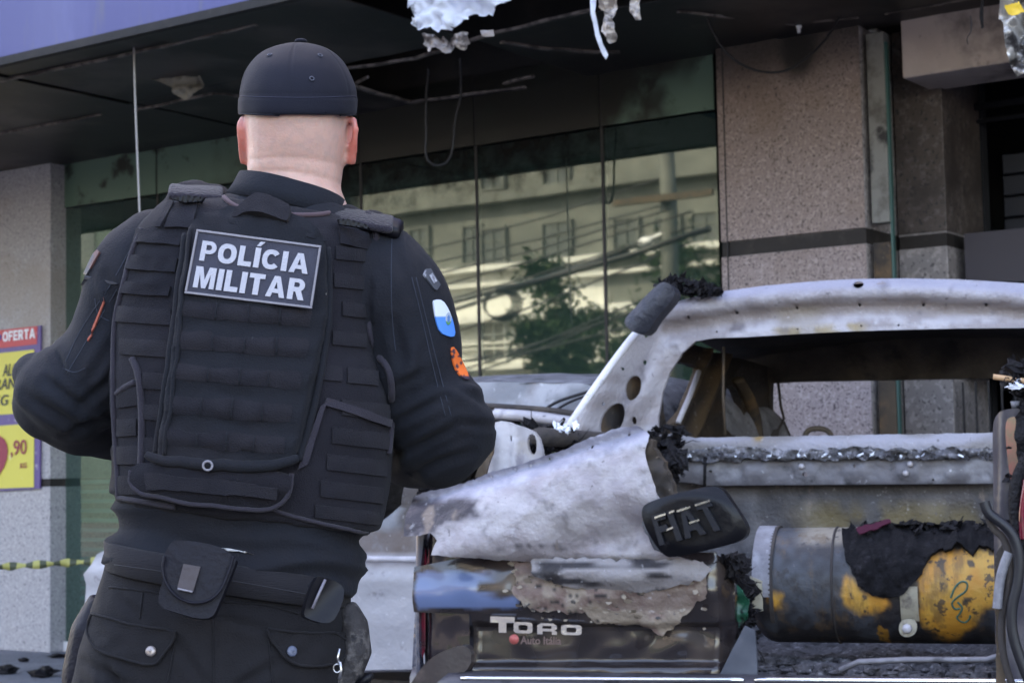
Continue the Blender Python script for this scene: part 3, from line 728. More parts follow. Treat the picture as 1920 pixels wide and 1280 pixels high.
M['grey_or_shaded_wall'] = mat('grey_or_shaded_wall', (.095, .10, .092), .8, layers=[((.14, .145, .13), 1.2, .4, .7), ((.12, .115, .10), 3, .55, .75)])
M['teal_wall'] = mat('teal_wall', (.035, .055, .05), .8, layers=[((.05, .075, .07), .8, .4, .7)])

M['cream'] = mat('cream_wall', (.60, .59, .55), .8, layers=[((.70, .69, .65), 1.2, .4, .7), ((.40, .37, .30), 3, .55, .75)])
M['pane'] = mat('window_pane', (.03, .04, .045), .15, layers=[((.07, .08, .08), 3, .5, .7)])
blk('wall', ul_, ur_, zs0, zs1, M['cream']); blk('upper_wall', ul_, ubb, zs1, 11, M['grey_or_shaded_wall']); blk('shop_floor', ul_, ubb, 0, zs0, M['teal_wall']); blk('right_wall', ur_, ubb, zs0, zs1, M['grey_or_shaded_wall'], .0)  # street shade on the upper storeys is put into their grey wall colour
nb = empty('dark_building', W(ul_-10, OW, 0), 'dark teal building mirrored at the left of the cream one', 'building')
mb = MB(); fbox(mb, ul_-26, ul_-.02, OW-.6, OW+8, 0, 14); mb.build('wall', M['teal_wall'], nb, smooth=False)
mb = MB()
for i in range(5):
    for j in range(4): fbox(mb, ul_-3-i*3, ul_-1.6-i*3, OW-.6, OW-.65, 3+j*2.8, 4.6+j*2.8)
mb.build('window', M['pane'], nb, smooth=False)
for (u0, z0, u1, z1) in holes_:
    if z1-z0 < .2: continue
    f = MB(); t = .07
    fbox(f, u0-t, u1+t, OW+.2, OW+.06, z0-t, z0); fbox(f, u0-t, u1+t, OW+.2, OW+.06, z1, z1+t)
    fbox(f, u0-t, u0, OW+.2, OW+.06, z0, z1); fbox(f, u1, u1+t, OW+.2, OW+.06, z0, z1); fbox(f, (u0+u1)/2-.02, (u0+u1)/2+.02, OW+.2, OW+.1, z0, z1)
    fbox(f, u0, u1, OW+.2, OW+.1, lerp(z0, z1, .7)-.02, lerp(z0, z1, .7)+.02)
    fr = f.build('window', M['cream'] if z1 < zs1 else M['grey_or_shaded_wall'], ob, smooth=False)
    p = MB(); fbox(p, u0, u1, OW+.2, OW+.15, z0, z1); p.build('pane', M['pane'], fr, smooth=False)
for (y, h, wd) in ((506, .16, .35), (535, .1, .2), (600, .22, .5), (690, .14, .3), (645, .07, .12), (655, .05, .1), (372, .3, .3)):
    z = rq(900, y, OW)[1]; f = MB(); fbox(f, ua-.2, ubb+.2, OW+.2, OW+.2-wd-.1, z-h/2, z+h/2); f.build('ledge', M['cream'] if z < zs1 else M['grey_or_shaded_wall'], ob, smooth=False)
# brown side house further left and a grey one to the right
gb = MB(); a = rq(1150, 500, 29)[0]
def tree(name, u, w, h, cr, n, label, seed):
    t = empty(name, W(u, w, 0), label, 'tree', 'street trees mirrored in the glass')
    rnd = random.Random(seed); tr = MB(); tr.tube([W(u, w, 0), W(u+.1, w, h*.3), W(u-.05, w+.1, h*.62)], [.16, .12, .07], 8)
    cl = []
    for i in range(26):
        d = Vector((rnd.gauss(0, 1), rnd.gauss(0, 1), rnd.gauss(0, .8))).normalized()*rnd.uniform(.3, 1)
        c = W(u, w, h*.62)+Vector((d.x*cr, d.y*cr, d.z*h*.36)); cl.append(c)
        if i % 3 == 0: tr.tube([W(u-.05, w+.1, h*.5), lerp(W(u, w, h*.6), c, .5), c], [.05, .03, .01], 5)
    tr.build('trunk', M['rust'], t)
    L = MB()
    for i in range(n):
        c = rnd.choice(cl); p = c+Vector((rnd.gauss(0, .38), rnd.gauss(0, .38), rnd.gauss(0, .34)))*cr*.62
        a = Vector((rnd.gauss(0, 1), rnd.gauss(0, 1), rnd.gauss(0, 1))).normalized(); b = a.orthogonal().normalized(); s_ = rnd.uniform(.06, .13)
        g = rnd.uniform(.6, 1.3)
        L.add([p-a*s_, p+b*s_*.5, p+a*s_, p-b*s_*.5], [(0, 1, 2, 3)], (.07*g, .12*g, .05*g))
    L.build('crown', M['attr'], t, smooth=False, recalc=False)
u1, z1 = rq(1060, 640, 21); tree('street_tree', u1, 21, z1*1.5+.1, .95, 4200, 'young green tree mirrored in the glass before the cream building', 3)
u1, z1 = rq(1290, 470, 21); tree('street_tree', u1, 21, 5.6, 1.3, 6000, 'tall dark green tree mirrored next to the granite column', 5)
u1, z1 = rq(1345, 560, 19); tree('street_tree', u1, 19, 4.9, 1.15, 5200, 'broad green tree mirrored at the edge of the granite column', 12)
u1, z1 = rq(1180, 560, 25); tree('street_tree', u1, 25, 4.6, 1.1, 4200, 'green tree mirrored behind the utility pole', 8)
# utility pole
u1 = rq(1256, 450, 17)[0]
pl = empty('utility_pole', W(u1, 17, 0), 'concrete utility pole with lamp arm mirrored in the glass', 'pole')
mb = MB(); mb.tube([W(u1, 17, 0), W(u1, 17, 9)], [.17, .11], 14); mb.build('post', M['grey_or_shaded_wall'], pl)
a = rq(1210, 455, 17); mb = MB(); mb.tube([W(u1, 17, rq(1250, 435, 17)[1]), W(a[0], 17, a[1])], [.05, .05], 8); mb.ball(W(a[0], 17, a[1]), (.22, .1, .09)); mb.build('lamp_arm', M['white'], pl)
mb = MB(); z = rq(1250, 380, 17)[1]; fbox(mb, u1-.9, u1+.9, 16.85, 16.75, z, z+.1); mb.build('crossarm', M['rust'], pl, smooth=False)
# cables mirrored
cabs = [((740, 545), (1300, 395)), ((740, 570), (1300, 425)), ((760, 588), (1250, 440)), ((760, 560), (1180, 470)), ((880, 660), (1300, 520)), ((880, 640), (1300, 545)), ((800, 690), (1240, 560)), ((700, 470), (1256, 380)), ((700, 490), (1256, 392)), ((880, 622), (1280, 580)), ((760, 600), (1300, 455)), ((700, 430), (1256, 330))]
for i, (a, b) in enumerate(cabs):
    w = 16.5+(i % 4)*.4; A = rq(*a, w); B = rq(*b, w); mb = MB(); P = []
    A2 = (A[0]-(B[0]-A[0])*1.2, A[1]-(B[1]-A[1])*1.0)
    for k in range(25):
        t = k/24; u = lerp(A2[0], B[0], t); z = lerp(A2[1], B[1], t)-.35*math.sin(math.pi*t)*(.6+.1*i % 3); P.append(W(u, w, z))
    mb.tube(P, .035 if i in (2, 3) else .018, 6)
    tag(mb.build('overhead_cable', M['cable']), 'black overhead cable mirrored in the glass, running up to the utility pole', 'cable', 'overhead cables mirrored in the glass')
mb = MB(); w = 15.5
A = rq(932, 570, w); B = rq(958, 555, w); rr = (B[0]-A[0])
for k in range(7):
    r_ = .24+.012*k; mb.tube([W(A[0]+r_*math.cos(t)*1.15, w+.03*k, A[1]+r_*math.sin(t)*.85) for t in [i*2*math.pi/24 for i in range(25)]], .012, 5)
C_ = rq(1180, 480, w); D_ = rq(1330, 430, w); mb.tube([W(A[0], w, A[1]+.22), W(lerp(A[0], C_[0], .5), w, lerp(A[1]+.22, C_[1], .45)), W(C_[0], w, C_[1]), W(D_[0], w, D_[1])], .05, 6)
tag(mb.build('cable_coil', M['cable']), 'coil of spare black cable mirrored in the glass', 'cable coil')

# ================================================================ the burnt car standing along the shop front
CWN = 2.5
def carmap(x, y):
    u, z = fpx(x, y, CWN); t = max(0, z-.92)
    return W(u, CWN-t*.30-max(0, .40-z)*.1, z), (NF+Vector((0, 0, .25))).normalized()
def carz(px, py): return fpx(px, py, CWN)
car = empty('burnt_car', W(carz(760, 1200)[0], CWN-.8, 0), 'burnt out ash grey car with empty windows standing behind the pickup', 'car')
oc = [(168, 1150), (172, 1080), (188, 1040), (222, 1018), (330, 1004), (430, 985), (500, 900), (560, 790), (610, 745), (680, 722), (780, 715), (900, 713), (1040, 715), (1090, 724), (1125, 745), (1150, 775), (1165, 830), (1175, 960), (1175, 1230), (1150, 1240), (1135, 1170), (1090, 1130), (1030, 1130), (980, 1175), (965, 1250), (560, 1260), (545, 1180), (495, 1130), (425, 1125), (365, 1170), (350, 1250), (185, 1250)]
h1 = smooth_poly([(520, 1000), (585, 800), (620, 775), (700, 772), (738, 772), (740, 1005)], 1)
h2 = smooth_poly([(768, 1005), (768, 772), (900, 768), (1015, 772), (1030, 1000)], 1)
h3 = smooth_poly([(1056, 990), (1046, 790), (1080, 790), (1105, 810), (1125, 860), (1132, 980)], 1)
def cb(x, y):
    u, z = carz(x, y)
    return .012*noise.noise(Vector((x*.01, y*.01, 4)))+.03*sm(.95, .8, z)-.02*sm(.62, .5, z)*sm(.3, .45, z)+.006*noise.noise(Vector((x*.04, y*.04, 1)))+.02*math.exp(-((z-.78)/.03)**2)
def cp(x, y):
    n = noise.noise(Vector((x*.012, y*.02, 2)))+.5*noise.noise(Vector((x*.04, y*.06, 2)))
    c = mix3((.17, .175, .19), (.34, .345, .37), sm(-.2, .5, n))
    c = mix3(c, (.42, .41, .44), sm(1030, 1060, y)*.8)
    c = mix3(c, (.16, .14, .14), .6*sm(.35, .75, noise.noise(Vector((x*.012, y*.014, 8)))+.4*noise.noise(Vector((x*.05, y*.05, 8)))))
    c = mix3(c, (.045, .034, .03), sm(732, 740, x)*sm(776, 768, x)*sm(1042, 1036, y))
    c = mix3(c, (.09, .065, .055), sm(1052, 1035, y)*sm(990, 1000, y)*sm(640, 660, x)*.9)
    c = mix3(c, (.34, .22, .12), sm(1150, 1190, x)*sm(1240, 1200, x)*sm(745, 765, y)*.6*sm(-.1, .3, n))
    return c
M['carpaint'] = mat('ash_paint', (1, 1, 1), .55, .1, attr=True, bump=.35, bscale=40, bdetail=8, layers=[((.14, .13, .14, .6), 14, .58, .7), ((.8, .8, .85, .5), 24, .62, .74)])
sd_ = panel('body', oc, carmap, M['carpaint'], car, th=.05, holes=[h1, h2, h3], step=16, bulge=cb, paint=cp)
def carfar(x, y):
    p, n = carmap(x, y); u, z = carz(x, y); return p-NF*(1.45-2*max(0, z-.92)*.30), n
panel('far_side', oc, carfar, M['cabin'], car, th=.03, holes=[h1, h2, h3], step=26, bulge=None)
# roof, deck and hood skins across the car
top = resample(smooth_poly(oc[1:18], 2, closed=False), 18, closed=False); V = []; k = 9
for x, y in top:
    a = carmap(x, y)[0]; b = carfar(x, y)[0]; z = carz(x, y)[1]
    for i in range(k): 
        t = i/(k-1); V.append(lerp(a, b, t)+Vector((0, 0, .05*math.sin(math.pi*t)+.012*noise.noise(Vector((x*.02, t*5, 0))))))
n = len(top); F = [(j*k+i, j*k+i+1, (j+1)*k+i+1, (j+1)*k+i) for j in range(n-1) for i in range(k-1)]
m_ = len(V); V += [v-Vector((0, 0, .02)) for v in V]; F += [tuple(i+m_ for i in f[::-1]) for f in F]
mesh('roof', V, F, M['ash_dark'], car)
def cl(name, pts, r, m, par=car):
    mb = MB(); mb.tube([carmap(x, y)[0]+NF*.045 for x, y in smooth_poly(pts, 2, False)], r, 6); return mb.build(name, M[m] if isinstance(m, str) else m, par)
cl('roof_rail', [(640, 762), (800, 756), (960, 764), (1040, 772), (1090, 784)], .012, 'cabin')
cl('drip_moulding', [(900, 775), (960, 778), (1055, 792)], .022, 'ash')
cl('loose_cable', [(985, 772), (1010, 752), (1050, 738), (1085, 728)], .006, 'cable')
cl('loose_cable', [(1000, 778), (1030, 755), (1060, 742), (1100, 733)], .005, 'cable')
cl('sill_moulding', [(520, 1042), (760, 1048), (1040, 1046)], .012, 'ash')
for px in (455, 1056):
    u = carz(px, 1200)[0]
    for w_ in (CWN-.12, CWN-1.3):
        wh = MB(); a = W(u, w_+.09, .42); b = W(u, w_-.09, .42)
        wh.tube([lerp(a, b, t) for t in (0, .08, .2, .8, .92, 1)], [.16, .21, .225, .225, .21, .16], 24); o = wh.build('wheel', M['rust'], car)
        r_ = MB(); r_.tube([W(u, w_+.095, .42), W(u, w_+.075, .42)], [.13, .15], 10); r_.build('rim', M['ash_dark'], o)
mb = MB()
for px in (640, 900): u = carz(px, 1000)[0]; fbox(mb, u-.25, u+.2, CWN-.5, CWN-1.2, .4, .70)
mb.build('seat_frame', M['rust'], car, smooth=False, bevel=.03)
mb = MB(); fbox(mb, carz(230, 1200)[0], carz(1150, 1200)[0], CWN-.08, CWN-1.35, .35, .4); mb.build('floor_pan', M['cabin'], car, smooth=False)

# ================================================================ the burnt pickup
FT = Vector((math.sin(R(18)), math.cos(R(18)), 0)); RT = Vector((FT.y, -FT.x, 0)); NT = -FT
TP = at(1372, 1150, 4.75)
TO = Vector((TP.x, TP.y, 0))
def TL(x, y, z): return TO+RT*x+FT*y+Vector((0, 0, z))
TAX = (RT, FT, Vector((0, 0, 1)))
def tb(mb, x0, x1, y0, y1, z0, z1): return mb.box(TL((x0+x1)/2, (y0+y1)/2, (z0+z1)/2), (abs(x1-x0), abs(y1-y0), abs(z1-z0)), TAX)
def T(off=0.):
    return plane(TP+FT*off, NT)
def tl(px, py, off=0.):
    p = hitplane(px, py, TP+FT*off, NT)-TO; return p.dot(RT), p.z
def proj(p):
    q = CR.transposed() @ (p-CAM); return 960-FPX*q.x/q.z, 640+FPX*q.y/q.z
trk = empty('burnt_pickup', TO, 'burnt out pickup truck with ash white cab frame and broken tailgate door', 'pickup truck')
XL = tl(762, 1150)[0]; XR = -XL
# bed sides, floor, wheels, cab sides and bonnet
mb = MB(); tb(mb, XL+.03, XL+.16, .03, 1.3, .45, 1.02); mb.build('bed_side', M['gloss'] if 0 else M['ash_dark'], trk, smooth=False, bevel=.03)
mb = MB(); tb(mb, XR-.10, XR-.01, .10, 1.3, .45, 1.02); mb.build('bed_side', M['ash_dark'], trk, smooth=False, bevel=.03)
XCL = tl(1236, 760, 1.27)[0]-.16
for x_ in (XCL, XR-.12):
    mb = MB(); tb(mb, x_+.03, x_+.10, 1.32, 3.35, .40, 1.0); tb(mb, x_+.08, x_+.12, 3.37, 3.70, .45, .95); mb.build('door', M['ash_dark'], trk, smooth=False, bevel=.03)
mb = MB(); tb(mb, XCL+.1, XR-.1, 2.85, 3.70, .93, .98); mb.build('bonnet', M['ash_dark'], trk, smooth=False, bevel=.03)
mb = MB(); tb(mb, XL+.2, XR-.2, .0, 1.3, .40, .56); tb(mb, XCL+.12, XR-.2, 1.3, 3.6, .42, .54); mb.build('floor_pan', M['cabin'], trk, smooth=False)
for x_, y_ in ((XL+.13, .72), (XR-.13, .72), (XCL+.13, 3.05), (XR-.13, 3.05)):
    if 1:
        wh = MB(); wh.tube([TL(x_+d, y_, .34) for d in (-.11, -.09, -.04, .04, .09, .11)], [.2, .29, .335, .335, .29, .2], 26); o = wh.build('wheel', M['rust'], trk)
        r_ = MB(); sg = -1 if x_ < 0 else 1
        r_.tube([TL(x_+sg*.10, y_, .34), TL(x_+sg*.115, y_, .34)], [.17, .16], 12); r_.build('rim', M['ash_dark'], o)

# --- rear quarter, lamp
def qb(x, y): return -.10*sm(800, 757, x)**2
def pq_(x, y):
    n = noise.noise(Vector((x*.02, y*.015, 2)))
    c = mix3((.045, .050, .075), (.10, .11, .16), sm(0, .5, n)); return mix3(c, (.035, .025, .025), sm(1040, 990, y)*.6)
panel('quarter_panel', smooth_poly([(768, 985), (800, 982), (800, 1000), (790, 1100), (790, 1240), (800, 1290), (764, 1330), (752, 1280), (757, 1180), (766, 1060)], 1), T(), M['gloss'], trk, th=.03, step=8, bulge=qb, paint=pq_, off=.02)
lamp = panel('tail_lamp', smooth_poly([(790, 985), (884, 1000), (884, 1160), (886, 1245), (830, 1240), (795, 1250), (788, 1200)], 1), T(), M['smoked'], trk, th=.05, step=9, bulge=lambda x, y: .02-.05*sm(820, 785, x)+.004*noise.noise(Vector((x*.05, y*.03, 0))), off=0)
for P_ in ([(788, 1010), (796, 1004), (800, 1060), (796, 1128), (788, 1128)], [(808, 1000), (818, 1000), (806, 1052), (800, 1058)], [(788, 1148), (797, 1146), (797, 1215), (790, 1238), (786, 1210)], [(812, 1146), (816, 1146), (815, 1214), (811, 1214)]):
    panel('red_lens', P_, T(), M['red_lens'], lamp, th=.004, step=7, off=.018-.02)
# broken lamp cavity bits
def bump_lumps(name, box, off, n, r0, r1, m, par, seed, jit=.9):
    rnd = random.Random(seed); mb = MB()
    for i in range(n):
        x = rnd.uniform(box[0], box[2]); y = rnd.uniform(box[1], box[3]); r = rnd.uniform(r0, r1)
        p = T(off+rnd.uniform(-.04, .04))(x, y)[0]
        e = Vector((rnd.gauss(0, 1), rnd.gauss(0, 1), rnd.gauss(0, .6))).normalized(); f_ = e.orthogonal().normalized(); g_ = e.cross(f_)
        mb.ball(p, (r*rnd.uniform(1, 1.9), r*rnd.uniform(.35, .9), r*rnd.uniform(.2, .6)), ax=(e, f_, g_), jit=jit*1.5, seed=rnd.random()*50, n=6, m=7)
        if i % 6 == 0:
            q = [p]; 
            for _ in range(5): e = (e+Vector((rnd.gauss(0, .5), rnd.gauss(0, .5), rnd.gauss(0, .5)))).normalized(); q.append(q[-1]+e*r*.9)
            mb.tube(q, [r*.12, r*.10, r*.09, r*.08, r*.06, r*.03], 5)
    return tag(mb.build(name, M[m], par, smooth=False), kind='stuff')

# --- tailgate door, lower half: glossy dark paint, blistered
creamP = [(965, 1050), (978, 1095), (964, 1108), (985, 1128), (1012, 1150), (1050, 1142), (1062, 1150), (1100, 1148), (1120, 1165), (1160, 1170), (1190, 1168), (1240, 1192), (1262, 1178), (1300, 1140), (1330, 1110), (1334, 1060)]
def gb_(x, y):
    d = .03*math.sin(max(0, min(1, (y-1040)/130.))*math.pi)*.8                      # convex upper roll
    d -= .030*sm(1166, 1178, y)*sm(1252, 1242, y)*sm(880, 892, x)                  # recessed plate area
    d += .012*noise.noise(Vector((x*.006, y*.012, 5)))+.005*noise.noise(Vector((x*.02, y*.03, 5)))
    d -= .07*sm(1330, 1372, x)**2
    return d
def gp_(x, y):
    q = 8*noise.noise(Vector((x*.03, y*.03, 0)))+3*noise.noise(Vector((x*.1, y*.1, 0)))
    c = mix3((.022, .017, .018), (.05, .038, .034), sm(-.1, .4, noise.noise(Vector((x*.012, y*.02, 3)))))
    # sky reflection painted in as a blue-grey patch left of the blistered paint
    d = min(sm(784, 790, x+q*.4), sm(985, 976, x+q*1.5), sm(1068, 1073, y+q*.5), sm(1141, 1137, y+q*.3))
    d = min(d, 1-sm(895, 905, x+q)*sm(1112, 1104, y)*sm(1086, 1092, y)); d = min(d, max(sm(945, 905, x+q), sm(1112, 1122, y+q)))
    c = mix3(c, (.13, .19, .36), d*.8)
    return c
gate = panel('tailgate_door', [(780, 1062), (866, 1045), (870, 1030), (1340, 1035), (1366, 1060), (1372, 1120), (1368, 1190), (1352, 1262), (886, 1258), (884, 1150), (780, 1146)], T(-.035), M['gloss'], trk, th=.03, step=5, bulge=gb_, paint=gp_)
def crP(x, y):
    n = noise.noise(Vector((x*.03, y*.05, 1)))+.5*noise.noise(Vector((x*.09, y*.1, 1)))
    c = mix3((.30, .205, .175), (.50, .42, .33), sm(-.3, .4, n+.4*sm(1080, 1150, y)*sm(1150, 1280, x)))
    c = mix3(c, (.20, .13, .11), sm(1146, 1136, y)*sm(1090, 1110, y)*sm(1100, 1180, x)*.7)
    if noise.noise(Vector((x*.06, y*.10, 9)))+.5*noise.noise(Vector((x*.2, y*.2, 9))) > .42 and y > 1085 and x < 1150: c = (.02, .018, .02)
    return c
panel('peeling_paint', creamP, T(-.035), M['paint'], gate, th=.003, step=6, ragged=5, bulge=lambda x, y: gb_(x, y)+.006+.012*abs(noise.noise(Vector((x*.02, y*.03, 7))))+.02*sm(1170, 1230, x)*sm(1130, 1190, y), paint=crP, seed=3)
panel('peeling_paint', [(1095, 1136), (1140, 1140), (1200, 1148), (1250, 1150), (1230, 1176), (1190, 1172), (1150, 1168), (1108, 1155)], T(-.035), M['paint'], gate, th=.003, step=6, ragged=4, bulge=lambda x, y: gb_(x, y)+.012, paint=lambda x, y: (.40, .33, .25), seed=5)
panel('bare_metal_lip', [(996, 1046), (1320, 1050), (1336, 1068), (1318, 1090), (1285, 1094), (1240, 1108), (1180, 1112), (1110, 1106), (1060, 1098), (1020, 1086), (1000, 1070)], T(-.08), M['paint'], gate, th=.004, step=6, ragged=4,
      bulge=lambda x, y: .02*math.sin((y-1046)*.06)+.012*noise.noise(Vector((x*.02, y*.04, 3))), paint=lambda x, y: mix3((.48, .46, .46), (.05, .045, .05), sm(.1, .35, noise.noise(Vector((x*.012, y*.06, 6)))+.25*math.exp(-((y-1082-8*math.sin(x*.02))/7)**2))))
rnd = random.Random(5); fm = mat('paint_flake', (.30, .25, .20), .7, layers=[((.05, .045, .045), 30, .5, .6)], bump=.4)
mb = MB()
for i in range(70):
    x = rnd.uniform(950, 1340); y = 1100+rnd.uniform(-45, 60)+.06*(x-1000); r = rnd.uniform(2, 8)
    if y > 1190 or y < 1050: continue
    a0 = rnd.random()*6; P_ = [(x+r*rnd.uniform(.5, 1.4)*math.cos(a0+k*1.05), y+r*.7*rnd.uniform(.4, 1.3)*math.sin(a0+k*1.05)) for k in range(6)]
    tilt = rnd.uniform(-.0018, .0018)
    panel('f', P_, T(-.035), fm, None, th=.001, step=5, bulge=lambda a, b: gb_(a, b)+.012+.02*sm(1170, 1230, a)*sm(1130, 1190, b)+tilt*(b-y), mb=mb)
mb.C = []; tag(mb.build('paint_flakes', fm, gate, smooth=False), kind='stuff')
# --- upper skin of the door: bent, burnt to bare metal
skin = [(766, 945), (780, 928), (830, 914), (872, 905), (925, 884), (1000, 862), (1060, 842), (1110, 820), (1150, 806), (1196, 797), (1222, 815), (1216, 850), (1230, 890), (1248, 935), (1216, 950), (1206, 985), (1232, 1030), (1300, 1050), (1210, 1064), (1100, 1058), (1010, 1055), (930, 1046), (828, 1036), (836, 1010), (822, 998), (800, 1002), (770, 1003)]
def topy(x): return lerp(914, 797, (x-830)/366.)
def sb(x, y):
    e = y-topy(x)                                       # distance under the top flange
    d = .05*sm(0, 34, e)-.03*sm(0, 12, e)+.05*math.sin(max(0, min(1, (e-30)/170.))*math.pi)
    d -= .05*sm(1035, 1070, y)
    d += .035*noise.noise(Vector((x*.006, y*.008, 2)))+.010*noise.noise(Vector((x*.02, y*.025, 8)))+.003*noise.noise(Vector((x*.07, y*.07, 8)))
    d -= .03*math.exp(-(((x-1185)/40)**2+((y-985)/50)**2))
    d += .007*(1-2.2*abs(noise.noise(Vector((x*.011+y*.004, y*.016, 41)))))*sm(10, 50, e)+.003*(1-2*abs(noise.noise(Vector((x*.035, y*.05, 43)))))
    return d
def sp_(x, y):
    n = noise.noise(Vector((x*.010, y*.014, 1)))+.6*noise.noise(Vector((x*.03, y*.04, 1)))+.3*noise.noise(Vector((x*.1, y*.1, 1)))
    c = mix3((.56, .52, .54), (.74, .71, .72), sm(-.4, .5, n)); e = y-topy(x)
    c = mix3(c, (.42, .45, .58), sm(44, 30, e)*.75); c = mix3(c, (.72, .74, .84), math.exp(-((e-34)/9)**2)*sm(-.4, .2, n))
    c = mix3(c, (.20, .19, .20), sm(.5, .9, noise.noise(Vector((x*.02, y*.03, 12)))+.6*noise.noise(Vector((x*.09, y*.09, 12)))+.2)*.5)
    nn = 14*noise.noise(Vector((x*.04, y*.04, 3)))+6*noise.noise(Vector((x*.15, y*.15, 3)))
    dk = sm(925, 900, x+nn*1.3)*sm(928, 940, y+nn*.4)                                # unburnt dark corner at left
    dk *= sm(1012, 996, y+(x-800)*.35+nn)
    c = mix3(c, (.075, .062, .075), dk)
    if dk > .5:
        q = noise.noise(Vector((x*.035, y*.04, 22)))
        c = mix3(c, (.32, .25, .20), sm(.2, .3, q)*sm(880, 860, x))
    arc = math.exp(-((y-(1022+ .004*(x-1010)**2*.4))/5)**2)*sm(940, 960, x)*sm(1090, 1060, x)
    return mix3(c, (.06, .055, .06), arc*sm(-.2, .2, noise.noise(Vector((x*.05, y*.05, 31)))))
hol = [ell(890, 896, 3, 3.6, 8), ell(919, 893, 2, 2.4, 8), ell(963, 880, 2.4, 3, 8), ell(992, 873, 3, 3.6, 8), ell(1028, 860, 2, 2.6, 8), ell(1112, 838, 2.6, 3, 8), ell(1180, 815, 3, 2.6, 8)]
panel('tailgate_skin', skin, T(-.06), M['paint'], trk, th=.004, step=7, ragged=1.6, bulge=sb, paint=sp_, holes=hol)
panel('charred_edge', [(1192, 838), (1217, 822), (1240, 868), (1262, 905), (1266, 930), (1232, 946), (1218, 930), (1206, 895), (1196, 868)], T(-.075), M['rust'], trk, th=.05, step=6, ragged=3, bulge=lambda x, y: .02*noise.noise(Vector((x*.04, y*.04, 2))))
# --- black badge block with letter slots
bo = smooth_poly([(1200, 958), (1212, 940), (1310, 914), (1344, 910), (1362, 926), (1398, 978), (1402, 1002), (1382, 1018), (1262, 1046), (1240, 1040), (1212, 992)], 2)
badge = panel('badge_block', bo, T(-.15), mat('badge_plastic', (.004, .004, .006), .34, spec=.25, bump=.3, bscale=25, layers=[((.03, .028, .032), 14, .58, .7)]), trk, th=.045, step=7, bulge=lambda x, y: .014*sm(0, 1, 1) - .02*sm(.72, 1.15, math.hypot((x-1302)/100, (y-978)/64)))
bm_ = T(-.175)
block_text('badge_letters', 'FIAT', quad(bm_(1238, 1022)[0], bm_(1362, 990)[0], bm_(1330, 936)[0], bm_(1222, 966)[0], NT), mat('letter_black', (.012, .014, .02), .3, spec=.4), badge, th=.010)
for i, (a, b) in enumerate([((1227, 970), (1248, 963)), ((1254, 961), (1264, 957)), ((1250, 993), (1262, 988)), ((1269, 958), (1294, 950)), ((1303, 947), (1331, 938)), ((1292, 980), (1311, 974))]):
    f = T(-.19); panel('badge_glint_edge', [(a[0], a[1]-2), (b[0], b[1]-2), (b[0], b[1]+2), (a[0], a[1]+2)], f, M['chrome'], badge, th=.004, step=8)
# --- model lettering
g = lambda x, y: T(-.035)(x, y)[0]+NT*(gb_(x, y)+.004)
def tq(x0, y0, x1, y1, yl=0):
    def f(u, v):
        x = lerp(x0, x1, u); y = lerp(y1, y0, v)+yl*u; p = T(-.035)(x, y)[0]+NT*(gb_(x, 1160)+.006); return p, NT
    return f
for ch, a, b, y0, y1 in (('t', 922, 968, 1154, 1184), ('o', 966, 1002, 1164, 1185), ('r', 1011, 1048, 1166, 1187), ('o', 1056, 1094, 1169, 1188)):
    block_text('model_letter', ch, tq(a, y0, b, y1, 1), M['chrome'], gate, th=.006, step=.2)
text_mesh('dealer_text', 'Auto Itália', tq(978, 1191, 1055, 1206, 1), mat('dealer_text', (.16, .10, .09), .5), gate, bold=.01, th=.002)
mb = MB(); p = tq(966, 1197, 966, 1197)(0, 0)[0]; mb.tube([p, p+NT*.004], .0135, 18); o = mb.build('dealer_mark', mat('dealer_mark', (.45, .10, .09), .4), gate)
# --- bumper
zb_ = tl(1400, 1268, -.08)[1]
def bumper():
    V = []; F = []; prof = [(-.02, zb_), (-.09, zb_-.004), (-.115, zb_-.03), (-.12, zb_-.14), (-.07, zb_-.30), (.0, zb_-.32)]; n = 30
    for i in range(n+1):
        x = lerp(XL-.01, XR+.01, i/n); t = abs(x)/XR; c = .16*sm(.80, 1.02, t)
        for (y, z) in prof: V.append(TL(x, y+c, z))
    k = len(prof); F = [(i*k+j, i*k+j+1, (i+1)*k+j+1, (i+1)*k+j) for i in range(n) for j in range(k-1)]
    return mesh('bumper', V, F, mat('bumper', (.05, .045, .055), .4, layers=[((.16, .14, .15), 8, .55, .7), ((.012, .012, .014), 16, .55, .65)], bump=.1, bscale=30), trk)
bp_ = bumper()
mb = MB()
for a, b in ((865, 1395), (1415, 1945)):
    mb.tube([T(-.10)(lerp(a, b, i/20), lerp(1271, 1277, (lerp(a, b, i/20)-865)/1080.))[0] for i in range(21)], .007, 8)
mb.build('chrome_strip', M['chrome'], bp_)
panel('lower_trim', smooth_poly([(884, 1205), (884, 1262), (780, 1300), (764, 1290), (800, 1240), (840, 1215)], 2), T(-.05), mat('trim', (.045, .035, .035), .35, layers=[((.12, .09, .08), 8, .55, .7)], bump=.1), trk, th=.04, step=9, bulge=lambda x, y: .02*math.sin((x-760)/130*3.1))

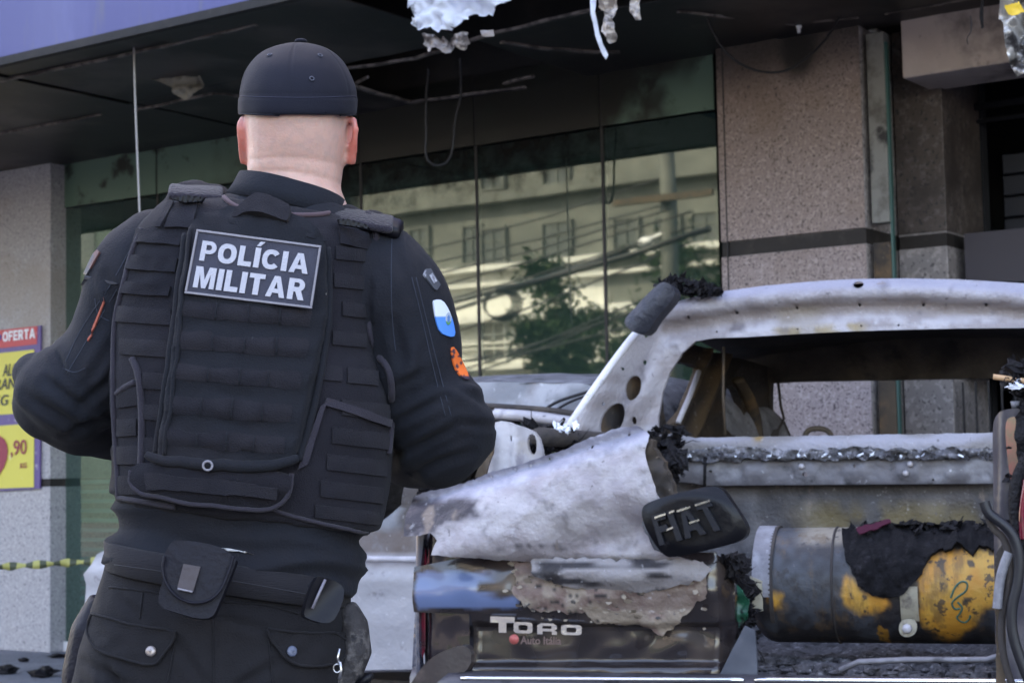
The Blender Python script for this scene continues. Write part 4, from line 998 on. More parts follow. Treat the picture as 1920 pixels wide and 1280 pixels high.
# --- bed interior
zf = .585
def bedfloor():
    V = []; nx, ny = 110, 90; C = []
    for j in range(ny+1):
        for i in range(nx+1):
            x = lerp(XL+.14, XR-.10, i/nx); y = lerp(-.02, 1.27, j/ny)
            h = .030*(noise.noise(Vector((x*5, y*5, 1)))+.7)+.022*abs(noise.noise(Vector((x*17, y*17, 2))))+.014*abs(noise.noise(Vector((x*45, y*45, 2))))
            V.append(TL(x, y, zf+h*sm(-.02, .08, y)))
    m_ = nx+1
    return mesh('ash_heap', V, [(j*m_+i, j*m_+i+1, (j+1)*m_+i+1, (j+1)*m_+i) for j in range(ny) for i in range(nx)], M['ashes'], trk, smooth=False)
tag(bedfloor(), kind='stuff')
rnd = random.Random(11); mb = MB()
for i in range(260):
    x = rnd.uniform(-.05, XR-.12); y = rnd.uniform(.0, .5)**1.0; r = rnd.choice((.006, .009, .012, .018, .026)); p = TL(x, y, zf+.03+r*.3)
    mb.ball(p, (r, r*rnd.uniform(.6, 1), r*rnd.uniform(.3, .7)), jit=1.0, seed=i, n=4, m=6)
tag(mb.build('ash_rubble', M['ashes'], trk, smooth=False), kind='stuff')
mb = MB(); mb.tube([T(.10)(1575, 1256)[0], T(.10)(1610, 1240)[0], T(.10)(1700, 1236)[0], T(.10)(1850, 1236)[0], T(.1)(1875, 1228)[0]], .016, 6, flat=.5); mb.build('floor_rib', M['ash_dark'], trk)
def wp(x, y):
    n = noise.noise(Vector((x*.01, y*.015, 4)))+.5*noise.noise(Vector((x*.04, y*.04, 4)))
    c = mix3((.10, .10, .11), (.24, .23, .24), sm(-.2, .4, n)); c = mix3(c, (.26, .19, .05), .75*sm(1440, 1560, x)*sm(935, 955, y)*sm(-.5, .1, n)); c = mix3(c, (.06, .05, .05), sm(935, 922, y)*.7+sm(.2, .5, -n)*.5)
    return c
panel('bed_front_wall', [(1180, 895), (1885, 895), (1885, 1180), (1180, 1180)], T(1.24), M['paint'], trk, th=.02, step=18, bulge=lambda x, y: .02*sm(.3, .8, math.sin(x*.055))*sm(935, 950, y)+.01*noise.noise(Vector((x*.02, y*.02, 0))), paint=wp)
pads = [(1345, 1398), (1438, 1492), (1532, 1584), (1625, 1680), (1722, 1774), (1818, 1862)]
def rb(x, y):
    d = 0
    for a, b in pads:
        e = min(sm(a, a+5, x), sm(b, b-5, x), sm(868, 873, y), sm(898, 893, y)); d = max(d, e)
    c = .022*math.sin(max(0, min(1, (y-855)/53.))*math.pi)
    return c-.012*d+.003*noise.noise(Vector((x*.05, y*.08, 0)))
rh = [ell(1335, 883, 3.6, 2.6, 8), ell(1511, 889, 5, 5, 10), ell(1604, 873, 3, 3.4, 8), ell(1750, 899, 2.4, 2.4, 8), ell(1283, 890, 5, 5, 10)]
rail = panel('bed_rail', [(1250, 858), (1320, 856), (1885, 853), (1885, 906), (1322, 910), (1300, 905), (1255, 902)], T(1.17), M['ash_dark'], trk, th=.03, step=7, bulge=rb, holes=rh)
mb = MB()
for x, y in ((1503, 874), (1707, 870), (1698, 887)): p = T(1.145)(x, y)[0]; mb.tube([p, p+NT*.012], [.011, .008], 10)
mb.build('rivet', M['ash'], rail)
mb = MB(); mb.tube([T(1.12)(1322, 856)[0], T(1.12)(1321, 912)[0]], .006, 6); mb.build('rail_joint', M['char'], rail)
panel('melted_row', [(1225, 838), (1300, 846), (1340, 838), (1400, 836), (1440, 846), (1530, 842), (1600, 838), (1700, 842), (1790, 840), (1885, 842), (1885, 858), (1700, 860), (1400, 862), (1280, 866), (1225, 862)], T(1.13), mat('melted_ash', (.10, .098, .11), .8, layers=[((.26, .255, .28), 30, .48, .62), ((.02, .018, .02), 22, .56, .66), ((.6, .6, .62), 80, .62, .70)], bump=1., bscale=90, bdetail=8), trk, th=.05, step=5, ragged=5, bulge=lambda x, y: .03*noise.noise(Vector((x*.05, y*.08, 7)))+.02*noise.noise(Vector((x*.15, y*.2, 7))))
bump_lumps('char_pile', (1240, 848, 1870, 860), 1.10, 60, .003, .010, 'ashes', trk, 4); bump_lumps('char_pile', (1240, 850, 1870, 858), 1.09, 26, .003, .008, 'foil', trk, 44)
bump_lumps('char_pile', (1215, 800, 1285, 850), 1.05, 70, .006, .020, 'char', trk, 5)
# bed side top rail at left, inner panel
mb = MB(); mb.tube([T(.35)(1010, 818)[0], T(.8)(1130, 826)[0], T(1.1)(1235, 832)[0]], .035, 8, flat=.8); mb.build('side_rail', M['cabin'], trk)
bump_lumps('char_pile', (985, 796, 1080, 850), .55, 80, .007, .022, 'char', trk, 6)
bump_lumps('ash_pile', (1030, 795, 1080, 812), .45, 10, .008, .018, 'foil', trk, 9)
bump_lumps('char_pile', (1235, 850, 1275, 905), .9, 26, .010, .03, 'char', trk, 16)
ip = smooth_poly([(905, 900), (922, 820), (930, 793), (950, 788), (978, 800), (1002, 812), (1014, 850), (1016, 880), (1000, 900)], 1)
panel('inner_panel', ip, T(.18), M['ash'], trk, th=.02, step=7, holes=[smooth_poly([(985, 815), (996, 812), (1001, 830), (999, 850), (990, 852), (984, 838)], 1), ell(962, 822, 2, 6, 8)], bulge=lambda x, y: .03*math.sin((x-905)*.05)+.02*math.exp(-((x-968)/6)**2))
panel('inner_panel', [(905, 810), (918, 800), (928, 812), (925, 850), (912, 890), (892, 895), (902, 850)], T(.10), M['rust'], trk, th=.01, step=7, bulge=lambda x, y: .01*math.sin(x*.2))
bump_lumps('lamp_remains', (785, 905, 850, 922), .05, 22, .006, .014, 'char', trk, 21)
bump_lumps('lamp_remains', (790, 905, 818, 914), .02, 5, .006, .010, 'red_lens', trk, 22)

# --- gas cylinder lying across the bed
gas = empty('gas_cylinder', TL(.35, .45, zf+.02), 'fat yellow gas cylinder blackened by soot, lying across the pickup bed', 'gas cylinder')
cy0 = T(.47)(1404, 1090)[0]; cy1 = T(.47)(1404+560, 1090)[0]
czs = (tl(1600, 988, .47)[1]+tl(1600, 1204, .47)[1])/2; cr = (tl(1600, 988, .47)[1]-tl(1600, 1204, .47)[1])/2
cx0 = tl(1402, 1090, .47)[0]; cx1 = cx0+1.05
yel = [(1722, 1065), (1738, 1048), (1770, 1036), (1900, 1020), (1905, 1120), (1850, 1140), (1830, 1170), (1800, 1196), (1765, 1196), (1735, 1180), (1722, 1150)]
yel2 = [(1578, 1084), (1600, 1086), (1625, 1112), (1664, 1120), (1668, 1136), (1640, 1146), (1600, 1146), (1582, 1120)]
yel3 = [(1441, 1110), (1460, 1108), (1464, 1144), (1446, 1140)]
yel4 = [(1645, 1180), (1668, 1178), (1672, 1206), (1650, 1206)]
def cylcol(p):
    x, y = proj(p); q = Vector((x, y, 0))
    jx = 10*noise.noise(Vector((x*.03, y*.03, 1)))+5*noise.noise(Vector((x*.1, y*.1, 1))); jy = 10*noise.noise(Vector((x*.03, y*.03, 9)))+5*noise.noise(Vector((x*.1, y*.1, 9)))
    n = noise.noise(Vector((x*.012, y*.012, 3)))+.4*noise.noise(Vector((x*.05, y*.05, 3)))
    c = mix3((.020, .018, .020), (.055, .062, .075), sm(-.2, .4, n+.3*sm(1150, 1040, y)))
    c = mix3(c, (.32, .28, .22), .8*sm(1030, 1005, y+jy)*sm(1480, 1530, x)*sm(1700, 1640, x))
    a_ = sum(any(inpoly(x+jx+ox, y+jy+oy, P_) for P_ in (yel, yel2, yel3)) for ox in (-5, -1.5, 2, 5) for oy in (-5, -1.5, 2, 5))/16
    c = mix3(c, mix3((.60, .27, .035), (.62, .34, .06), sm(-.3, .4, n)), a_)
    if inpoly(x+jx, y+jy, yel4): c = (.35, .17, .03)
    if inpoly(x+jx*.5, y+jy*.5, yel) and noise.noise(Vector((x*.045, y*.045, 15))) > .42 : c = (.10, .065, .03)
    return c
V = []; F = []; C = []; nl = 260; ns = 150
for i in range(nl+1):
    x = lerp(cx0, cx1, i/nl); e = min(x-cx0, cx1-x); r = cr*(math.sqrt(max(0, 1-((max(0, .09-e))/.09)**2))*.999+.001)
    for k_ in range(ns):
        a = 2*math.pi*k_/ns; p = TL(x, .47+r*math.cos(a), czs+r*math.sin(a)); V.append(p); C.append(cylcol(p))
F = [(i*ns+k_, i*ns+(k_+1) % ns, (i+1)*ns+(k_+1) % ns, (i+1)*ns+k_) for i in range(nl) for k_ in range(ns)]
M['cyl'] = mat('cylinder_paint', (.9, .88, .88), .5, attr=True, bump=.35, bscale=50, bdetail=8, layers=[((.03, .026, .028, .85), 34, .57, .63, None, 10), ((.10, .06, .03, .6), 9, .52, .66, (2.2, 2.2, .5), 8), ((.22, .20, .20, .45), 70, .66, .72, None, 8)])
tank = mesh('tank', V, F, M['cyl'], gas, cols=C)
cb_ = bvh_of(tank); on_c = onto(cb_, T(.4))
def strap(name, xc, w, a0, a1, m):
    V = []; n = 40
    for i in range(n+1):
        a = lerp(a0, a1, i/n)
        for dx, dr in ((-w/2, .001), (-w/2, .007), (w/2, .007), (w/2, .001)): V.append(TL(xc+dx, .47+(cr+dr)*math.cos(a), czs+(cr+dr)*math.sin(a)))
    F = [(i*4+j, i*4+(j+1) % 4, i*4+4+(j+1) % 4, i*4+4+j) for i in range(n) for j in range(4)]
    return mesh(name, V, F, M[m] if isinstance(m, str) else m, gas, smooth=False)
strap('strap', tl(1428, 1090, .32)[0], .050, R(20), R(188), 'ash_dark'); strap('strap', tl(1446, 1090, .32)[0], .012, R(20), R(215), 'cabin')
tanm = mat('pale_strap', (.34, .31, .24), .5, layers=[((.12, .1, .09), 20, .5, .7)], bump=.2)
mb = MB(); xw = tl(1560, 1090, .32)[0]; mb.tube([TL(xw, .47+(cr+.0)*math.cos(a), czs+(cr+.0)*math.sin(a)) for a in [i*2*math.pi/48 for i in range(49)]], .004, 6); mb.build('weld_seam', M['cyl'] if 0 else M['cabin'], gas)
s2 = strap('strap', tl(1704, 1090, .32)[0], .048, R(178), R(212), tanm)
f = T(.27); panel('strap_foot', smooth_poly([(1690, 1160), (1718, 1160), (1720, 1184), (1706, 1194), (1690, 1192), (1684, 1178)], 2), f, tanm, gas, th=.006, step=6)
mb = MB(); p = f(1701, 1178)[0]; mb.tube([p, p+NT*.012], [.014, .011], 8); mb.build('bolt', M['ash'], gas)
panel('strap_foot', [(1405, 1078), (1428, 1088), (1430, 1145), (1412, 1148), (1410, 1095)], f, tanm, gas, th=.006, step=7, ragged=1.5)
for P_ in ([(1783, 1120), (1790, 1100), (1803, 1088), (1815, 1092), (1812, 1108), (1795, 1118), (1783, 1130), (1790, 1142), (1800, 1140)], [(1795, 1128), (1806, 1138), (1800, 1150), (1792, 1158), (1808, 1168), (1818, 1160), (1819, 1152)]):
    mb = MB(); mb.tube([on_c(x, y)[0]+on_c(x, y)[1]*.0005 for x, y in smooth_poly(P_, 2, False)], .0028, 5); mb.build('paint_scrawl', mat('scrawl', (.03, .12, .09), .6), gas)
# charred cloth over it
clo = [(1582, 1008), (1598, 990), (1650, 986), (1700, 984), (1745, 980), (1775, 984), (1830, 992), (1890, 1000), (1890, 1036), (1862, 1034), (1850, 1028), (1838, 1030), (1828, 1040), (1820, 1042), (1810, 1030), (1798, 1028), (1788, 1036), (1778, 1040), (1766, 1034), (1745, 1046), (1732, 1070), (1722, 1086), (1706, 1100), (1690, 1114), (1664, 1120), (1640, 1114), (1618, 1104), (1602, 1082), (1594, 1060), (1584, 1040)]
cth = panel('charred_cloth', clo, on_c, mat('charred_cloth', (.004, .0035, .005), .8, layers=[((.022, .020, .024), 30, .55, .75)], bump=.8, bscale=70, bdetail=8), None, th=.012, step=6, ragged=4, off=.008,
      bulge=lambda x, y: .028*abs(noise.noise(Vector((x*.03, y*.02, 2))))+.016*abs(noise.noise(Vector((x*.07, y*.07, 2))))+.006*noise.noise(Vector((x*.2, y*.2, 2))))
tag(cth, 'charred black cloth draped over the yellow gas cylinder', 'cloth')
panel('red_fold', [(1605, 1010), (1640, 1000), (1670, 994), (1672, 1000), (1640, 1010), (1612, 1018)], on_c, mat('red_cloth', (.055, .009, .022), .9), cth, th=.003, step=6, ragged=2, off=.034)
bump_lumps('ash_crust', (1690, 980, 1870, 1012), .40, 60, .006, .016, 'char', cth, 33)

# --- things between door and cylinder
panel('green_plastic', [(1366, 1098), (1385, 1090), (1405, 1130), (1400, 1160), (1378, 1184), (1366, 1180)], T(.12), mat('green_plastic', (.01, .10, .06), .35, layers=[((.01, .012, .012), 20, .5, .65)], bump=.4), trk, th=.01, step=6, ragged=2, bulge=lambda x, y: .02*noise.noise(Vector((x*.05, y*.05, 1))))
bump_lumps('char_pile', (1335, 1045, 1395, 1085), .02, 60, .006, .022, 'char', trk, 7)
bump_lumps('char_pile', (1370, 1090, 1415, 1200), .22, 60, .006, .022, 'char', trk, 8)
panel('rubber_flap', [(1398, 1172), (1416, 1182), (1418, 1290), (1335, 1292), (1362, 1240)], T(-.02), mat('rubber_flap', (.075, .085, .11), .5, layers=[((.12, .13, .16), 4, .4, .7)], bump=.15, bscale=20), trk, th=.015, step=8, bulge=lambda x, y: .015*math.sin((x+y)*.03))

# --- right edge: lamp housing, hoses, rusty edge of the open door
lh = panel('lamp_housing', smooth_poly([(1858, 800), (1866, 775), (1890, 765), (1960, 765), (1960, 1300), (1866, 1300), (1862, 1050), (1860, 900)], 2), T(-.05), mat('housing', (.045, .042, .055), .35, layers=[((.10, .09, .10), 6, .5, .7)], bump=.1, bscale=20), trk, th=.10, step=10, bulge=lambda x, y: -.06*sm(1880, 1856, x)+.01*noise.noise(Vector((x*.03, y*.01, 2))))
panel('red_lens', smooth_poly([(1884, 788), (1900, 780), (1912, 784), (1910, 860), (1904, 905), (1896, 908), (1888, 850)], 2), T(-.055), M['red_lens'], lh, th=.012, step=8, off=.012)
panel('char_crust', smooth_poly([(1908, 760), (1960, 755), (1960, 1040), (1912, 1040), (1904, 960), (1912, 880), (1902, 820)], 2), T(-.10), M['char'], lh, th=.03, step=7, ragged=3, bulge=lambda x, y: .02*noise.noise(Vector((x*.05, y*.03, 2))))
panel('door_edge', [(1866, 1040), (1880, 1020), (1886, 1060), (1884, 1300), (1868, 1300)], T(-.20), M['rust'], trk, th=.02, step=8, ragged=1.5)
def hose(pts, r, m, off=-.24, j=0):
    mb = MB(); P = smooth_poly(pts, 3, False); mb.tube([T(off)(x, y)[0] for x, y in P], r, 8); return mb.build('hose', M[m], trk)
hose([(1845, 940), (1852, 962), (1876, 978), (1900, 1000), (1912, 1040), (1910, 1090), (1896, 1140), (1898, 1190), (1915, 1240), (1935, 1290)], .013, 'cable')
hose([(1848, 955), (1860, 990), (1886, 1010), (1896, 1060), (1890, 1110), (1876, 1160), (1880, 1230), (1900, 1290)], .009, 'cabin', -.22)
hose([(1892, 1035), (1882, 1060), (1874, 1090), (1870, 1140)], .012, 'ash_dark', -.23)
hose([(1925, 860), (1906, 900), (1902, 950), (1910, 1000), (1925, 1030)], .016, 'char', -.15)
hose([(1925, 900), (1915, 960), (1918, 1010)], .008, 'red_lens', -.17)
panel('white_liner', [(1897, 1052), (1903, 1050), (1908, 1080), (1906, 1140), (1900, 1150), (1896, 1110)], T(-.18), M['ash_dark'], trk, th=.008, step=6, ragged=1.5)
mb = MB(); mb.tube([T(-.1)(1862, 706)[0], T(-.1)(1930, 715)[0]], .007, 6); mb.build('orange_rod', mat('orange_rod', (.5, .3, .16), .5), trk)
bump_lumps('melted_knob', (1888, 682, 1925, 725), -.06, 26, .008, .022, 'char', trk, 41)
bump_lumps('melted_knob', (1893, 715, 1915, 725), -.08, 8, .006, .012, 'foil', trk, 42)
mb = MB(); mb.tube([T(-.04)(1904, 768)[0], T(-.04)(1903, 752)[0]], [.008, .012], 8); mb.build('knob', M['ash_dark'], trk)
bump_lumps('char_pile', (1900, 725, 1935, 1040), -.02, 60, .008, .024, 'char', trk, 43)

# --- cab: rear header and left pillar in one pressed frame
def offc(x): return 1.25-.34*sm(1262, 1075, x)
def cabmap(x, y):
    return hitplane(x, y, TP+FT*offc(x), NT), (NT-RT*.0).normalized()
co = [(1240, 580), (1280, 562), (1340, 548), (1440, 535), (1540, 526), (1610, 523), (1700, 522), (1800, 524), (1920, 531), (2060, 556), (2140, 600), (2180, 700), (2230, 812), (2080, 815), (2060, 700), (2010, 640), (1920, 615), (1800, 616), (1700, 618), (1600, 621), (1500, 626), (1400, 632), (1340, 634), (1305, 640), (1280, 662), (1256, 698), (1242, 735), (1236, 780), (1238, 812), (1258, 838), (1225, 850), (1190, 856), (1110, 830), (1060, 812), (1064, 800), (1120, 716), (1186, 628), (1215, 602)]
ch = [ell(1186, 727, 17, 24, 18, .25), ell(1147, 787, 22, 35, 20, .55), ell(1213, 631, 3.2, 3.2, 8), ell(1207, 679, 4, 5, 10), ell(1170, 692, 3.4, 3.2, 8), ell(1131, 757, 3.4, 3, 8),
      ell(1611, 535, 10, 7, 14), ell(1292, 595, 3, 3, 8), ell(1381, 586, 3, 3, 8), ell(1494, 577, 3, 3, 8), ell(1611, 571, 3, 3, 8), ell(1731, 571, 3, 3, 8), ell(1849, 571, 3.2, 3.2, 8), ell(1496, 617, 2, 2, 6), ell(1344, 622, 2, 2, 6), ell(1685, 610, 2.4, 2.2, 6), ell(1615, 611, 2, 2, 6), ell(1189, 788, 5, 8, 8)]
def cty(x): return 523+((x-1680)/440.)**2*42
def cbul(x, y):
    d = 0
    if x > 1240:
        e = y-cty(x)-2
        d = .035*sm(0, 14, e)*sm(46, 30, e)+.0-.012*sm(30, 44, e)+.020*sm(64, 78, e) if y < 665 else 0
    m_ = sm(1275, 1225, x)
    q = ((x-1060)*.82+(y-812)*.573)            # across the pillar
    d = d*(1-m_)+m_*(.016*math.sin(((x-1125)*.82+(y-716)*.573)*.10)+.01)
    for hx, hy, hr in ((1186, 727, 30), (1147, 787, 42)): d -= .018*math.exp(-(((x-hx)**2+(y-hy)**2)/(hr*hr))**2)
    return d+.006*noise.noise(Vector((x*.02, y*.03, 1)))+.003*(1-2*abs(noise.noise(Vector((x*.05, y*.05, 9)))))
def cpnt(x, y):
    n = noise.noise(Vector((x*.008, y*.03, 1)))+.6*noise.noise(Vector((x*.03, y*.06, 1)))+.3*noise.noise(Vector((x*.1, y*.1, 1)))
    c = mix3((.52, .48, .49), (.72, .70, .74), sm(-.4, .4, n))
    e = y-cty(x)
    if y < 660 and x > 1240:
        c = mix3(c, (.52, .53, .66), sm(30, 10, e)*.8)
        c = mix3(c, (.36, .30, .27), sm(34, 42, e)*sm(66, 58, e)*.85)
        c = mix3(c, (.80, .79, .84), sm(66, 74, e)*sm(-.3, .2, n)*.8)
        c = mix3(c, (.52, .40, .17), .8*sm(80, 86, e)*sm(1430, 1460, x)*sm(1640, 1600, x)*sm(-.2, .1, noise.noise(Vector((x*.03, y*.05, 5)))))
        c = mix3(c, (.40, .33, .22), .5*sm(40, 50, e)*sm(1440, 1470, x)*sm(1560, 1520, x))
    else:
        c = mix3(c, (.22, .21, .24), .7*sm(.1, .5, noise.noise(Vector((x*.02+y*.012, y*.004, 13)))))
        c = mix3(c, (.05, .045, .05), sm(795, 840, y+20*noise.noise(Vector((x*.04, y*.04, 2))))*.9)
    c = mix3(c, (.16, .14, .16), .6*sm(.46, .7, noise.noise(Vector((x*.022, y*.03, 17)))+.3*noise.noise(Vector((x*.1, y*.1, 17)))))
    return c
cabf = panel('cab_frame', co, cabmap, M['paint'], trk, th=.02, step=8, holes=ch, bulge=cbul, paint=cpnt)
mb = MB(); mb.tube([cabmap(x, y)[0]+NT*.012 for x, y in smooth_poly([(1064, 806), (1120, 722), (1188, 630), (1214, 606)], 2, False)], .013, 8); mb.build('pillar_edge', M['white'] if 0 else mat('edge_ash', (.66, .64, .68), .6, bump=.3, layers=[((.3, .28, .3), 20, .6, .7)]), cabf)
def pin(x, y): return hitplane(x, y, TP+FT*(offc(x)+.07), NT), NT
panel('pillar_lining', [(1168, 700), (1215, 690), (1222, 740), (1205, 800), (1190, 840), (1105, 832), (1118, 790), (1150, 750)], pin, M['rust'], trk, th=.01, step=9, bulge=lambda x, y: .01*noise.noise(Vector((x*.03, y*.03, 0))))
# roof skin
def roofz(x, y): return 0
A = tl(1240, 580, 1.25); Bx = tl(2130, 600, 1.25)[0]; V = []; nx, ny = 24, 14
xc = tl(1685, 523, 1.25); hw = (Bx-A[0])/2; xm = (Bx+A[0])/2
for j in range(ny+1):
    for i in range(nx+1):
        s_ = i/nx*2-1; x = xm+hw*s_; t = j/ny
        z = xc[1]-.005-(xc[1]-A[1])*s_*s_-.05*t*t-.004
        V.append(TL(x, 1.26+1.35*t, z+.006*noise.noise(Vector((x*3, t*4, 0)))))
n1 = len(V); m_ = nx+1; F = [(j*m_+i, j*m_+i+1, (j+1)*m_+i+1, (j+1)*m_+i) for j in range(ny) for i in range(nx)]
V += [v-Vector((0, 0, .05)) for v in V]; F += [tuple(i+n1 for i in f[::-1]) for f in F]
mesh('roof', V, F, M['cabin'], trk)
# windscreen frame, dark from inside
wo = [(1270, 640), (2080, 640), (2160, 850), (1225, 850)]
wh = [smooth_poly([(1447, 718), (1500, 715), (1900, 708), (1960, 720), (2000, 822), (1447, 822), (1446, 760)], 0)]
panel('windscreen_frame', [(1362, 622), (2060, 612), (2140, 850), (1362, 850)], T(2.55), M['cabin'], trk, th=.05, step=16, holes=wh, bulge=lambda x, y: .02*noise.noise(Vector((x*.02, y*.02, 3))))
# left inner side wall of the cab
Aw = T(1.27)(1236, 760)[0]; Bw = T(2.6)(1448, 760)[0]; dw = Bw-Aw; dw.z = 0; nw = Vector((dw.y, -dw.x, 0)).normalized()
if nw.dot(CAM-Aw) < 0: nw = -nw
swm = plane(Aw, nw)
def swb(x, y):
    t = (x-1318)+(y-750)*.42
    return .022*math.sin(t*.16)*sm(42, 30, abs(t))+.004*noise.noise(Vector((x*.05, y*.05, 1)))
def swp(x, y):
    t = (x-1318)+(y-750)*.42; n = noise.noise(Vector((x*.02, y*.02, 3)))
    c = mix3((.035, .028, .026), (.075, .05, .03), sm(-.2, .4, n)); 
    return mix3(c, (.19, .12, .06), sm(.3, .9, math.sin(t*.16+.6))*sm(45, 30, abs(t))*.7)
hA = smooth_poly([(1246, 708), (1262, 676), (1310, 686), (1306, 700), (1268, 790), (1250, 800), (1243, 760)], 1)
hB = smooth_poly([(1363, 722), (1374, 722), (1392, 752), (1398, 815), (1362, 815), (1358, 770)], 1)
panel('cab_side', [(1238, 640), (1300, 645), (1450, 690), (1450, 850), (1238, 860)], swm, M['paint'], trk, th=.03, step=7, holes=[hA, hB], bulge=swb, paint=swp)
mb = MB(); mb.tube([swm(1303, 697)[0]+nw*.015, swm(1285, 745)[0]+nw*.015, swm(1264, 792)[0]+nw*.015], .010, 6); mb.build('pillar_edge', M['ash'], trk)
mb = MB(); mb.tube([swm(*p)[0]+nw*.02 for p in smooth_poly([(1374, 712), (1392, 740), (1406, 780), (1410, 820)], 2, False)], .028, 8, flat=.5); mb.build('pillar', M['rust'], trk)
cb2 = T(1.4); mb = MB(); mb.tube([cb2(1357, 650)[0], cb2(1356, 740)[0], cb2(1360, 815)[0]], .005, 5); mb.build('seat_belt_wire', M['rust'], trk)
cb2 = T(2.4); mb = MB(); mb.tube([cb2(*p)[0] for p in ((1459, 716), (1464, 760), (1470, 785), (1456, 812))], .006, 5); mb.build('mirror_wire', M['cabin'], trk)
panel('charred_scrap', [(1440, 822), (1450, 806), (1462, 802), (1458, 822)], T(2.3), M['cabin'], trk, th=.01, step=5, ragged=1)
mb = MB(); mb.tube([T(1.7)(*p)[0] for p in smooth_poly([(1508, 830), (1510, 812), (1520, 803), (1545, 803), (1558, 812), (1560, 830)], 2, False)], .010, 8); mb.build('headrest_frame', M['rust'], trk)
# sill under the rear window
panel('window_sill', [(1225, 822), (1262, 812), (1300, 820), (1450, 818), (1620, 815), (1900, 810), (1900, 850), (1225, 856)], T(1.22), M['paint'], trk, th=.04, step=7, ragged=.8,
      bulge=lambda x, y: .02*sm(812, 830, y), paint=lambda x, y: mix3(mix3((.33, .31, .30), (.52, .52, .58), sm(-.3, .3, noise.noise(Vector((x*.01, y*.04, 2)))+.4*sm(1400, 1700, x))), (.42, .27, .08), .9*sm(1412, 1416, x)*sm(1432, 1428, x)*sm(832, 826, y)))
# melted block and char on the roof corner
mb_ = panel('melted_trim', smooth_poly([(1170, 604), (1182, 586), (1232, 534), (1250, 528), (1268, 542), (1266, 560), (1230, 598), (1212, 628), (1188, 624)], 2), T(.93), mat('melted_trim', (.022, .024, .035), .55, layers=[((.05, .05, .065), 12, .45, .7)], bump=.5, bscale=60), trk, th=.09, step=6, bulge=lambda x, y: .025*(1-min(1, (abs((x-1218)*.70+(y-580)*.70)/26.)**2))+.006*noise.noise(Vector((x*.05, y*.05, 2))))
rnd = random.Random(77); mb = MB()
for i in range(170):
    x = 1240+110*rnd.random(); top = lerp(516, 545, max(0, (x-1265)/85.)) if x > 1265 else lerp(535, 516, (x-1240)/25.)
    y = rnd.uniform(top, 560-(x-1240)*.14); r = rnd.uniform(.006, .020); p = T(1.2+rnd.uniform(-.05, .1))(x, max(y, top+4))[0]
    e = Vector((rnd.gauss(0, 1), rnd.gauss(0, 1), rnd.gauss(0, 1))).normalized(); f_ = e.orthogonal().normalized(); mb.ball(p, (r*1.3, r*.7, r*.4), ax=(e, f_, e.cross(f_)), jit=1.6, seed=i, n=5, m=7)
mb.build('char_crust', M['char'], trk, smooth=False)

# ================================================================ the police officer
D = 2.67
def Q(px, py, dy=0.): return at(px, py, D+dy)
SC = D/FPX
off_ = empty('person', Vector((Q(430, 1100).x, D, 0)), 'police officer seen from behind in black cap, plate vest, duty belt and cargo trousers', 'person')
def ring(cx, cy, hw, b, dy=0., slope=.12, n=40, e=2.4, back=1.0):
    c = Q(cx, cy, dy); k = (D+dy)/FPX; out = []
    for i in range(n):
        t = 2*math.pi*i/n; ct, st = math.cos(t), math.sin(t)
        x = math.copysign(abs(ct)**(2/e), ct); y = math.copysign(abs(st)**(2/e), st)
        out.append(c+Vector((x*hw*k, y*b, -slope*x*hw*k)))
    return out
def tubeR(mb, pts, rad, seg=20):
    P = pts; mb.tube(P, rad, seg); mb.ball(P[0], rad[0], n=10, m=16); mb.ball(P[-1], rad[-1], n=10, m=16)
def cr(pts, rad, n=6):
    """Catmull-Rom through points and radii"""
    P = [Vector(p) for p in pts]; out = []; ro = []
    for i in range(len(P)-1):
        p0 = P[max(i-1, 0)]; p1 = P[i]; p2 = P[i+1]; p3 = P[min(i+2, len(P)-1)]
        for j in range(n):
            t = j/n; out.append(.5*((2*p1)+(p2-p0)*t+(2*p0-5*p1+4*p2-p3)*t*t+(3*p1-p0-3*p2+p3)*t**3)); ro.append(lerp(rad[i], rad[i+1], sm(0, 1, t)*.5+t*.5))
    out.append(P[-1]); ro.append(rad[-1]); return out, ro
def voxel(name, mb, m, parent, vs=.007, sm_it=6, fac=.5):
    o = mesh(name, mb.V, mb.F, m, parent, True)
    return bake(o, [('REMESH', dict(mode='VOXEL', voxel_size=vs, adaptivity=0)), ('SMOOTH', dict(iterations=sm_it, factor=fac))])
def displace(o, fn):
    b = base_of(o)
    ns = [v.normal.copy() for v in o.data.vertices]
    for v, n in zip(o.data.vertices, ns):
        p = v.co+b; v.co = v.co+n*fn(p, n)
    o.data.update()
def ridge(p, s): return 1-abs(noise.noise(Vector((p.x*s[0], p.y*s[1], p.z*s[2]))))*2

arms = {
 'L': (([Q(308, 482, .0), Q(264, 530, .0), Q(236, 605, .01), Q(192, 685, .02), Q(122, 748, .05), Q(190, 778, .18), Q(310, 800, .31)], [.074, .076, .074, .074, .070, .060, .048])),
 'R': (([Q(690, 512, .0), Q(738, 556, .0), Q(764, 630, .01), Q(778, 712, .02), Q(830, 810, .05), Q(760, 830, .19), Q(640, 840, .32)], [.076, .082, .081, .076, .072, .060, .048])),
}
# ---------------------------------------------------------------- body, one skin from head to feet
b = MB()
def hring(cx, cy, hw, bb, dy, sl=.0, e=2.2): return ring(cx, cy, hw, bb, dy, sl, 28, e)
b.rings([hring(558, 112, 24, .03, .025), hring(558, 122, 56, .058, .025), hring(558, 142, 78, .078, .025), hring(558, 170, 92, .094, .022), hring(558, 205, 98, .104, .018), hring(557, 245, 95, .102, .02),
         hring(556, 285, 92, .094, .025, .03), hring(554, 315, 89, .084, .028, .06), hring(552, 345, 87, .074, .026, .12), hring(558, 380, 98, .072, .02, .2), hring(552, 430, 112, .075, .0, .2), hring(540, 480, 130, .075, .0, .15)])
